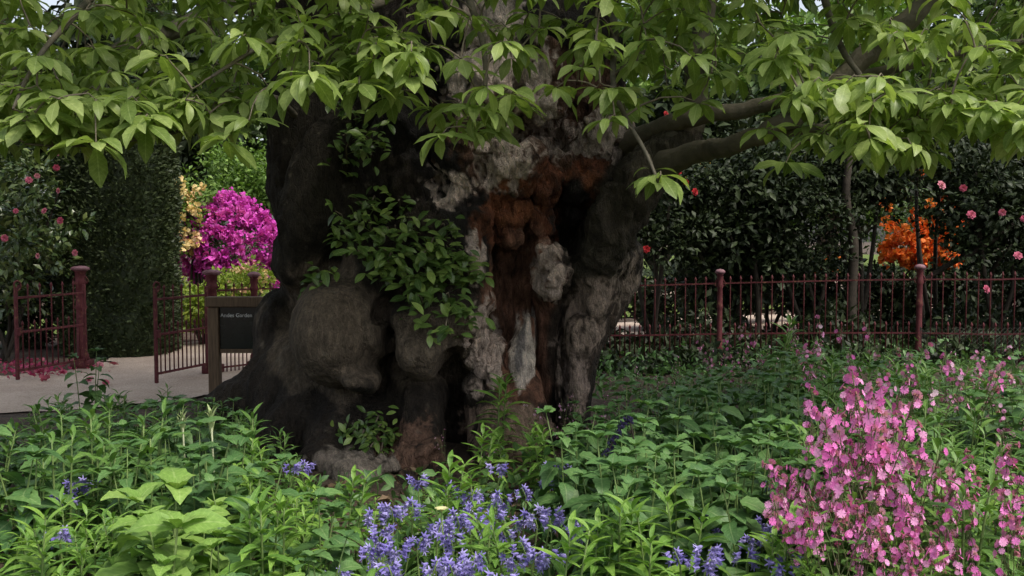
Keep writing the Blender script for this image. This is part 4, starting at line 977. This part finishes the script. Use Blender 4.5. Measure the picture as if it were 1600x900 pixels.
def at(pts, t):
    f = min(t * (len(pts) - 1), len(pts) - 1.001); i = int(f); return pts[i].lerp(pts[i + 1], f - i)
# every prototype: list of (part name, mesh, matrix); height 1 unit = real metres, later scaled
def proto_nettle(kind='nettle', nst=3, pairs=5, size=.165, h=.66):
    out = []
    for s in range(nst):
        mb = MB(); hh = h * R(.78, 1.05); pts = stem_path(R(-.09, .09), R(-.09, .09), hh, R(.02, .14)); mb.tube(pts, [.005, .0048, .0045, .004, .0035, .0025], 5); a = R(0, 6.283)
        for k in range(pairs):
            t = .28 + .72 * (k + .5) / pairs if k < pairs - 1 else 1.0; p = at(pts, t); a += math.pi / 2 + R(-.3, .3); sz = size * (1.15 - .55 * max(0, t - .4) / .6) * R(.85, 1.15)
            for d in (0, math.pi):
                dd = Vector((math.cos(a + d), math.sin(a + d), R(.0, .5) if t > .9 else R(-.6, .2))); out.append(('leaf', random.choice(LM[kind]), M4(p + dd.normalized() * .01, frame(dd, Vector((R(-.2, .2), R(-.2, .2), 1)), R(-.3, .3)), sz)))
        p = pts[-1]
        for k in range(3): dd = Vector((math.cos(k * 2.1 + a), math.sin(k * 2.1 + a), R(.5, 1.1))); out.append(('leaf', random.choice(LM[kind]), M4(p, frame(dd), size * .42)))
        out.append(('stem', mb.me('stem', MAT['stem'], True), Matrix.Identity(4)))
    return out
def proto_lance(kind='lance', nst=2, nl=22, size=.165, h=.6):
    out = []
    for s in range(nst):
        mb = MB(); hh = h * R(.8, 1.05); pts = stem_path(R(-.07, .07), R(-.07, .07), hh, R(.0, .1)); mb.tube(pts, [.006, .0055, .005, .0045, .004, .003], 5); a = R(0, 6.283)
        for k in range(nl):
            t = .18 + .82 * (k / (nl - 1)) ** .75; a += 2.399 + R(-.2, .2); p = at(pts, t); el = -.15 + .95 * max(0, t - .55) / .45 + R(-.2, .2)
            dd = Vector((math.cos(a), math.sin(a), el)); sz = size * (1.1 - .5 * max(0, t - .6) / .4) * R(.8, 1.15); out.append(('leaf', random.choice(LM[kind]), M4(p, frame(dd, Vector((0, 0, 1)), R(-.3, .3)), sz)))
        out.append(('stem', mb.me('stem', MAT['stem'], True), Matrix.Identity(4)))
    return out
def proto_bluebell(h=.40):
    out = []; pts = stem_path(0, 0, h * .86, R(.02, .06)); tip = pts[-1]; dirx = R(0, 6.283)
    for k in range(1, 4): pts.append(tip + Vector((math.cos(dirx) * .007 * k, math.sin(dirx) * .007 * k, .024 * k - .002 * k * k)))
    mb = MB(); mb.tube(pts, [.0042] * 5 + [.0035, .003, .0025, .002], 5); out.append(('stem', mb.me('stem', MAT['stem'], True), Matrix.Identity(4)))
    nb = random.randint(8, 11); a = R(0, 6)
    for k in range(nb):
        t = .66 + .34 * k / nb; p = at(pts, t); a += 2.1 + R(-.4, .4); off = Vector((math.cos(a), math.sin(a), 0)) * R(.016, .032)
        ax = (off.normalized() * R(.9, 2.2) + Vector((0, 0, -R(.3, 1)))).normalized(); z = -ax; x = z.orthogonal().normalized(); y = z.cross(x)
        out.append(('flower', BELL, M4(p + off + Vector((0, 0, .004)), Matrix(((x.x, y.x, z.x), (x.y, y.y, z.y), (x.z, y.z, z.z))), R(1.1, 1.45))))
    for k in range(4):
        b = R(0, 6.283); dd = Vector((math.cos(b) * .5, math.sin(b) * .5, 1)); out.append(('leaf', random.choice(LM['strap']), M4(Vector((0, 0, 0)), frame(dd, Vector((-math.cos(b), -math.sin(b), 1))), h * R(.7, .95))))
    return out
def proto_campion(fl, nb=5, h=.85, per=4, leaves=True, spread=.16):
    out = []; mb = MB(); main = stem_path(0, 0, h * .62, R(.02, .10)); mb.tube(main, .0028, 5)
    ends = []
    for k in range(nb):
        t = R(.45, 1.0); p = at(main, t); a = R(0, 6.283); hh = h * R(.75, 1.02); e = Vector((p.x + math.cos(a) * R(.3, 1) * spread, p.y + math.sin(a) * R(.3, 1) * spread, hh)); m = p.lerp(e, .5) + Vector((0, 0, .02)) ; mb.tube([p, m, e], [.0022, .002, .0016], 4, False); ends.append((e, m))
        if leaves:
            for s in (0, math.pi): dd = Vector((math.cos(a + 1.5 + s), math.sin(a + 1.5 + s), R(-.1, .4))); out.append(('leaf', random.choice(LM['camp']), M4(p, frame(dd), R(.05, .085))))
            for s in (0, math.pi): dd = Vector((math.cos(a + .3 + s), math.sin(a + .3 + s), R(-.1, .5))); out.append(('leaf', random.choice(LM['camp']), M4(m, frame(dd), R(.03, .05))))
    for e, m in ends:
        for j in range(per):
            c = e + Vector((R(-.032, .032), R(-.032, .032), R(-.15, .02))); mb.tube([m.lerp(e, R(.6, .9)), c], [.0016, .0014], 3, False)
            o_ = c - e; zax = (Vector((o_.x, o_.y, 0)).normalized() + Vector((R(-.5, .5), R(-.5, .5), R(.0, .7)))).normalized(); x = zax.orthogonal().normalized(); y = zax.cross(x); mm = Matrix(((x.x, y.x, zax.x), (x.y, y.y, zax.y), (x.z, y.z, zax.z)))
            out.append(('flower', random.choice(fl), M4(c, mm, R(.85, 1.15))))
    if leaves:
        for k in range(7):
            t = R(.1, .7); a = R(0, 6.28); dd = Vector((math.cos(a), math.sin(a), R(-.2, .3))); out.append(('leaf', random.choice(LM['camp']), M4(at(main, t), frame(dd), R(.08, .12))))
    out.append(('stem', mb.me('stem', MAT['stem_red'], True), Matrix.Identity(4))); return out
def height(pr): return max(m.translation.z for n, me, m in pr if n != 'stem') + .02
PROTO = {'nettle': [proto_nettle() for _ in range(5)], 'broad': [proto_nettle('broad', 3, 4, .19, .5) for _ in range(4)], 'lance': [proto_lance() for _ in range(5)],
         'willow': [proto_lance('lance_dark', 2, 18, .15, .62) for _ in range(5)], 'bluebell': [proto_bluebell() for _ in range(6)], 'campion': [proto_campion(CFL, 4, .85, 8) for _ in range(6)],
         'campion_far': [proto_campion(CFL + CFP, 3, .85, 6) for _ in range(4)], 'campion_pale': [proto_campion(CFP, 3, .8, 4) for _ in range(4)], 'campion_top': [proto_campion(CFL, 3, .85, 10, True, .15) for _ in range(5)]}
NAMES = {'nettle': 'nettle_plant', 'broad': 'broad_leaved_plant', 'lance': 'willowherb_plant', 'willow': 'leafy_perennial', 'bluebell': 'bluebell_plant', 'campion': 'campion_plant', 'campion_far': 'campion_plant', 'campion_pale': 'campion_plant', 'campion_top': 'campion_plant'}
CATS = {'nettle': 'nettle', 'broad': 'plant', 'lance': 'plant', 'willow': 'plant', 'bluebell': 'bluebell', 'campion': 'flower', 'campion_far': 'flower', 'campion_pale': 'flower', 'campion_top': 'flower'}
def put(kind, x, y, h, label, group, rz=None, i=None):
    pr = PROTO[kind][random.randrange(len(PROTO[kind])) if i is None else i]; s = h / height(pr)
    t = empty(NAMES[kind], (x, y, zgf(x, y) - .015), label, CATS[kind], group, R(0, 6.283) if rz is None else rz, s)
    for n, me, m in pr: link(n, me, t, m)
    return t
SKY = [(-100, 640), (0, 645), (60, 622), (120, 600), (200, 602), (260, 598), (330, 606), (400, 640), (450, 690), (485, 742), (540, 752), (600, 765), (680, 745), (720, 700), (760, 668), (830, 640), (900, 628), (960, 605), (1000, 590), (1100, 570), (1180, 548), (1240, 520), (1300, 530), (1400, 542), (1500, 550), (1600, 565), (1750, 570)]
def skyline(u): return float(np.interp(u, [a for a, _ in SKY], [b for _, b in SKY]))
def put_px(kind, u, v, d, label, group, mn=.12):
    """plant whose top shows at pixel (u, v) and which stands at depth d"""
    if kind == 'bluebell': d = min(6.3, max(3.1, 1.14 * F / (v - 370)))
    q = P(u, v, d); h = q.z - zgf(q.x, d)
    if h > mn: return put(kind, q.x, d, h, label, group)
LBL = {
 'nettle_l': ('dark green nettle in the bank beside the path and the left roots', 'dark nettles left of the trunk'),
 'nettle_r': ('dark green broad nettle in the bank between the trunk and the pink campion', 'dark nettles right of the trunk'),
 'nettle_b': ('mid green nettle growing along the front of the red railing', 'nettles along the red railing'),
 'broad': ('pale yellow green broad leaved plant in front of the dark left-hand nettles', 'pale broad leaved plants'),
 'lance_l': ('bright green narrow leaved willowherb in front of the left roots and nettles', 'willowherbs left of the bluebells'),
 'lance_c': ('bright green star-leaved willowherb among the bluebells before the trunk', 'willowherbs among the bluebells'),
 'lance_r': ('bright green willowherb beside and below the pink campion', 'willowherbs beside the campion'),
 'willow_l': ('dense leafy perennial with long drooping leaves beside the path', 'leafy perennials by the path'),
 'willow_r': ('slender leafy perennial growing through the campion bank', 'leafy perennials behind the campion'),
 'bluebell_c': ('violet bluebell in the patch before the trunk roots', 'bluebells before the trunk'),
 'bluebell_r': ('violet bluebell at the left foot of the pink campion', 'bluebells beside the campion'),
 'bluebell_l': ('small pale bluebell among the green leaves near the path', 'bluebells near the path'),
 'campion': ('tall red campion crowded with bright pink flowers', 'red campions in the main clump'),
 'campion_far': ('red campion with mauve pink flowers in front of the red railing', 'campions along the railing'),
 'campion_pale': ('slight campion with few pale pink flowers at the right foot of the trunk', 'pale campions by the trunk')}
def region(u, d):
    r = random.random()
    if u < 170: return ('lance', 'lance_l') if d < 4.3 else (('willow', 'willow_l') if r < .8 else ('nettle', 'nettle_l'))
    if u < 370: return (('broad', 'broad') if r < .6 else ('lance', 'lance_l')) if d < 4.2 else (('nettle', 'nettle_l') if r < .75 else ('willow', 'willow_l'))
    if u < 500: return ('lance', 'lance_l') if (d < 5.2 and r < .7) else (('willow', 'willow_l') if r < .6 else ('nettle', 'nettle_l'))
    if u < 900: return (('lance', 'lance_c') if r < .15 else (('willow', 'willow_l') if r < .2 else ('bluebell', 'bluebell_c'))) if d < 5.6 else (('lance', 'lance_c') if r < .55 else ('campion_pale', 'campion_pale'))
    if u < 1235: return (('lance', 'lance_c') if (u < 1080 and d < 3.9) else (('bluebell', 'bluebell_r') if d < 3.7 else ('nettle', 'nettle_r'))) if d < 7.0 else (('nettle', 'nettle_b') if r < .55 else (('willow', 'willow_r') if r < .75 else ('campion_far', 'campion_far')))
    if d < 3.7 : return ('lance', 'lance_r') if u > 1450 or r < .6 else ('willow', 'willow_r')
    if d < 5.5: return ('lance', 'lance_r') if u > 1500 and r < .5 else ('willow', 'willow_r')
    return ('willow', 'willow_r') if r < .42 else (('nettle', 'nettle_b') if r < .70 else ('campion_far', 'campion_far'))
HT = {'nettle': (.6, .8), 'broad': (.45, .6), 'lance': (.42, .62), 'willow': (.55, .75), 'bluebell': (.36, .48), 'campion_far': (.75, .95), 'campion_pale': (.45, .65)}
y = 2.95; cnt = {}
while y < 11.3:
    st = .235 if y < 5 else (.29 if y < 7 else .36); x = -.57 * y - .2
    while x < .57 * y + .3:
        xx = x + R(-.1, .1); yy = y + R(-.1, .1); x += st; u = 800 + F * xx / yy
        if ((xx + .5) / 1.75) ** 2 + ((yy - 8.1) / 1.55) ** 2 < 1: continue
        if xx < -1.2 and yy > 7.6 - max(0, (-2.2 - xx)) * .1: continue
        if 420 < u < 760 and yy > 6.1: continue
        if u < 930 and yy > 7.6: continue
        kind, lb = region(u, yy); lo, hi = HT[kind]; h = R(lo, hi)
        v = skyline(u) + R(0, 26) + (70 if kind == 'bluebell' else 0); hm = P(u, v, yy).z - zgf(xx, yy)
        if yy < 3.5: h *= .8
        h = min(h, hm)
        if h < .14: continue
        put(kind, xx, yy, h, *LBL[lb]); cnt[lb] = cnt.get(lb, 0) + 1
    y += st
# the campion clump: flower sprays set where the photograph shows them
for (u0, v0, ru, rv, n) in [(1330, 610, 40, 40, 5), (1380, 680, 60, 40, 8), (1300, 720, 60, 40, 8), (1420, 720, 45, 40, 8), (1360, 640, 40, 60, 6), (1440, 800, 30, 30, 5), (1490, 850, 16, 16, 3), (1225, 730, 20, 14, 3), (1270, 770, 40, 30, 5), (1345, 770, 50, 40, 5), (1550, 715, 20, 25, 4), (1590, 780, 14, 14, 2), (1480, 745, 20, 20, 3), (1395, 850, 30, 20, 3)]:
    for k in range(n):
        d = R(3.7, 4.5) if v0 < 760 else R(3.3, 3.7); put_px('campion_top' if k % 3 else 'campion', u0 + R(-ru, ru), v0 + R(-rv, rv) - 18, d, *LBL['campion'])
for (u, v, d) in [(1135, 515, 8.5), (1160, 505, 8.5), (1110, 530, 8.5), (1195, 520, 8), (1220, 530, 7.5), (1165, 535, 9), (1420, 530, 7), (1530, 560, 6.5), (1180, 548, 8.5), (1150, 560, 8.5), (1265, 488, 8), (1380, 508, 8), (1335, 512, 8), (1560, 545, 7.5), (1590, 535, 7.5), (1600, 560, 7), (1575, 580, 6.8), (1480, 545, 7.5), (1500, 570, 7), (1470, 590, 6.5), (1350, 548, 6), (1590, 650, 5.5), (1600, 620, 5.5), (1490, 560, 7), (1450, 580, 6.6)]:
    put_px('campion_far', u, v, d, *LBL['campion_far'])
for (u, v, d) in [(995, 560, 8.6), (1030, 585, 8.2), (880, 615, 7), (895, 632, 6.8), (905, 600, 7.2), (960, 612, 7.6), (830, 622, 6.9), (692, 668, 6.3), (935, 640, 6.4), (1050, 552, 9)]:
    put_px('campion_pale', u, v, d, *LBL['campion_pale'])
for (u, v, d) in [(600, 790, 4.3), (620, 778, 4.3), (585, 805, 4.2), (640, 840, 4.0), (720, 755, 4.6), (735, 800, 4.2), (690, 820, 4.1), (720, 850, 3.9), (700, 870, 3.8), (740, 860, 3.8), (860, 840, 3.9), (845, 855, 3.8), (875, 850, 3.9), (800, 830, 4.0), (768, 712, 5.2), (875, 712, 5.3), (790, 760, 4.7), (830, 785, 4.5), (640, 770, 4.4), (570, 845, 4.0), (660, 735, 5.0), (690, 745, 5.0), (485, 712, 6.0), (440, 712, 6.0), (610, 870, 3.8), (670, 860, 3.8), (775, 875, 3.7), (845, 780, 4.5)]:
    put_px('bluebell', u, v, d, *LBL['bluebell_c'])
for k in range(6):
    u = R(555, 905); v = R(770, 890); put_px('bluebell', u, v, R(3.5, 4.2), *LBL['bluebell_c'])
for (u, v, d) in [(1130, 795, 4.0), (1140, 815, 3.9), (1190, 795, 4.0), (1200, 815, 3.9), (1185, 845, 3.7), (1240, 815, 3.9), (1230, 855, 3.7), (1100, 855, 3.7), (1215, 860, 3.7), (1070, 840, 3.8), (1200, 738, 4.3), (1165, 830, 3.8)]:
    put_px('bluebell', u, v, d, *LBL['bluebell_r'])
for (u, v, d) in [(140, 735, 4.7), (120, 742, 4.7), (75, 765, 4.4), (88, 758, 4.4), (102, 812, 4.0)]:
    put_px('bluebell', u, v, d, *LBL['bluebell_l'])
# plants that stand out singly
for (u, v, d, kind, lab) in [(970, 775, 3.75, 'lance', 'large star-leaved willowherb standing before the dark right-hand nettles'), (720, 735, 4.5, 'lance', 'tall willowherb rising above the bluebells before the hollow'), (560, 738, 4.6, 'lance', 'fresh willowherb rosette before the pale root'),
        (780, 585, 6.7, 'lance', 'leaning willowherb rising in front of the pale wood strip'), (1250, 800, 3.6, 'lance', 'pale willowherb tip between bluebells and pink campion'), (130, 540, 8.2, 'nettle', 'tall nettle standing at the edge of the pale path'), (255, 770, 3.6, 'broad', 'pale broad plant with the largest drooping leaves'),
        (1235, 492, 7.6, 'willow', 'tall leafy perennial reaching up before the railing'), (700, 760, 4.3, 'willow', 'leafy perennial standing among the bluebells')]:
    put_px(kind, u, v, d, lab, None)
for (u, v, d, lab) in [(330, 648, 4.9, 'pale budded stalk with folded grey green leaves, taller of the two'), (285, 650, 5.2, 'pale budded stalk with folded grey green leaves, shorter of the two')]:
    q = P(u, v, d); t = empty('budding_stalk', (q.x, d, zgf(q.x, d)), lab, 'plant'); mb = MB(); mb.tube([(0, 0, 0), (.01, 0, q.z * .5), (0, 0, q.z)], [.006, .005, .004], 6); mb.build('stem', MAT['stem_pale'], t, True)
    for k in range(12): dd = Vector((math.cos(k * 2.4) * .4, math.sin(k * 2.4) * .4, 1)); link('leaf', LM['pale'][k % 2], t, M4(Vector((0, 0, q.z - .02 - .008 * k)), frame(dd, Vector((-dd.x, -dd.y, .5))), R(.06, .10)))
# dark drooping flower spike and a cream flower
a, b = P(948, 712, 4.6), P(985, 662, 4.6); base = Vector((a.x - .02, 4.6, zgf(a.x, 4.6))); t = empty('dark_flower_spike', base, 'dark purple drooping flower spike among the right-hand nettles', 'flower')
pts, rr = catmull([base, Vector((b.x + .03, 4.62, .35)), b, b.lerp(a, .5) + Vector((-.01, 0, .02)), a], [.005, .005, .004, .004, .003], 5); mb = MB(); mb.tube([p - base for p in pts], rr, 5); mb.build('stem', MAT['dark_wood'], t, True)
DSP = truss_me('floret', 'dark_spike', .016, 7)
for k in range(34): link('floret', DSP, t, Matrix.Translation(at(pts[10:], k / 34) - base + Vector((R(-.012, .012), R(-.012, .012), R(-.01, .01)))))
q = P(690, 800, 4.0); t = empty('cream_flower', (q.x, 4.0, zgf(q.x, 4)), 'small cream flower on a thin stalk among the bluebells', 'flower'); mb = MB(); mb.tube([(0, 0, 0), (.01, 0, q.z * .6), (0, 0, q.z)], .003, 5); mb.build('stem', MAT['stem'], t, True)
PM = tpl_mesh('petal', PET, MAT['cream'])
for k in range(6): dd = Vector((math.cos(k * 1.05), math.sin(k * 1.05), .5)); link('petal', PM, t, M4(Vector((0, 0, q.z)), frame(dd), .035))
# leafy undergrowth that fills the bed between the plants
it = []
for k in range(19000):
    yy = R(2.6, 12.2); xx = R(-.62, .64) * yy
    u = 800 + F * xx / yy
    if ((xx + .5) / 1.85) ** 2 + ((yy - 8.1) / 1.6) ** 2 < 1 or (u < 930 and yy > 7.3) or (430 < u < 760 and yy > 6.0): continue
    it.append((Vector((xx, yy, zgf(xx, yy) + abs(random.gauss(0, .11)))), frame(rdir(.1), rdir(1.0)), R(.05, .11)))
o = bake('undergrowth', it, SM, MAT['nettle']); tag(o, 'low mixed green undergrowth covering the soil of the bed', 'undergrowth', kind='stuff')
# fallen camellia petals and heads under the gate, litter round the roots
it = []
for k in range(330):
    u = random.gauss(50, 42); v = random.gauss(581, 7)
    if v < 566: continue
    d = CAMH * F / (v - 370); q = P(u, v, d); it.append((Vector((q.x, d, .025 + R(0, .03))), frame(Vector((R(-1, 1), R(-1, 1), R(-.1, .4))), rdir(.8)), R(.03, .06)))
o = bake('fallen_petals', it, PET, petal_mat('fallen_petal', [(.32, .03, .10), (.42, .05, .16), (.48, .14, .20)])); tag(o, 'carpet of fallen crimson petals beneath the open gate', 'petals', kind='stuff')
for (u, v) in [(155, 576), (178, 575), (72, 598), (98, 588), (140, 600), (165, 604)]:
    d = CAMH * F / (v - 370); q = P(u, v, d); o = link('fallen_flower', CF, None, Matrix.Translation((q.x, d, .03)) @ (frame(Vector((R(-1, 1), R(-1, 1), .1)), rdir(1)) * R(.9, 1.3)).to_4x4()); tag(o, 'fallen pink camellia head lying at the path edge', 'flower', 'fallen camellia heads')
it = []
for k in range(2600):
    a = R(0, 6.283); r = R(1.5, 3.2); p = Vector((-.5 + r * math.cos(a), 8.1 + r * math.sin(a) * .85, 0))
    if p.y > 8.4: continue
    p.z = zgf(p.x, p.y) + R(.0, .03); it.append((p, frame(Vector((R(-1, 1), R(-1, 1), R(-.1, .3))), rdir(1.2)), R(.04, .11)))
o = bake('leaf_litter', it, SM2, leaf_mat('dry_leaf', [(.09, .055, .03), (.16, .10, .06), (.26, .19, .13)], .05, .8, .2)); tag(o, 'dry brown leaf litter round the roots', 'leaf litter', kind='stuff')
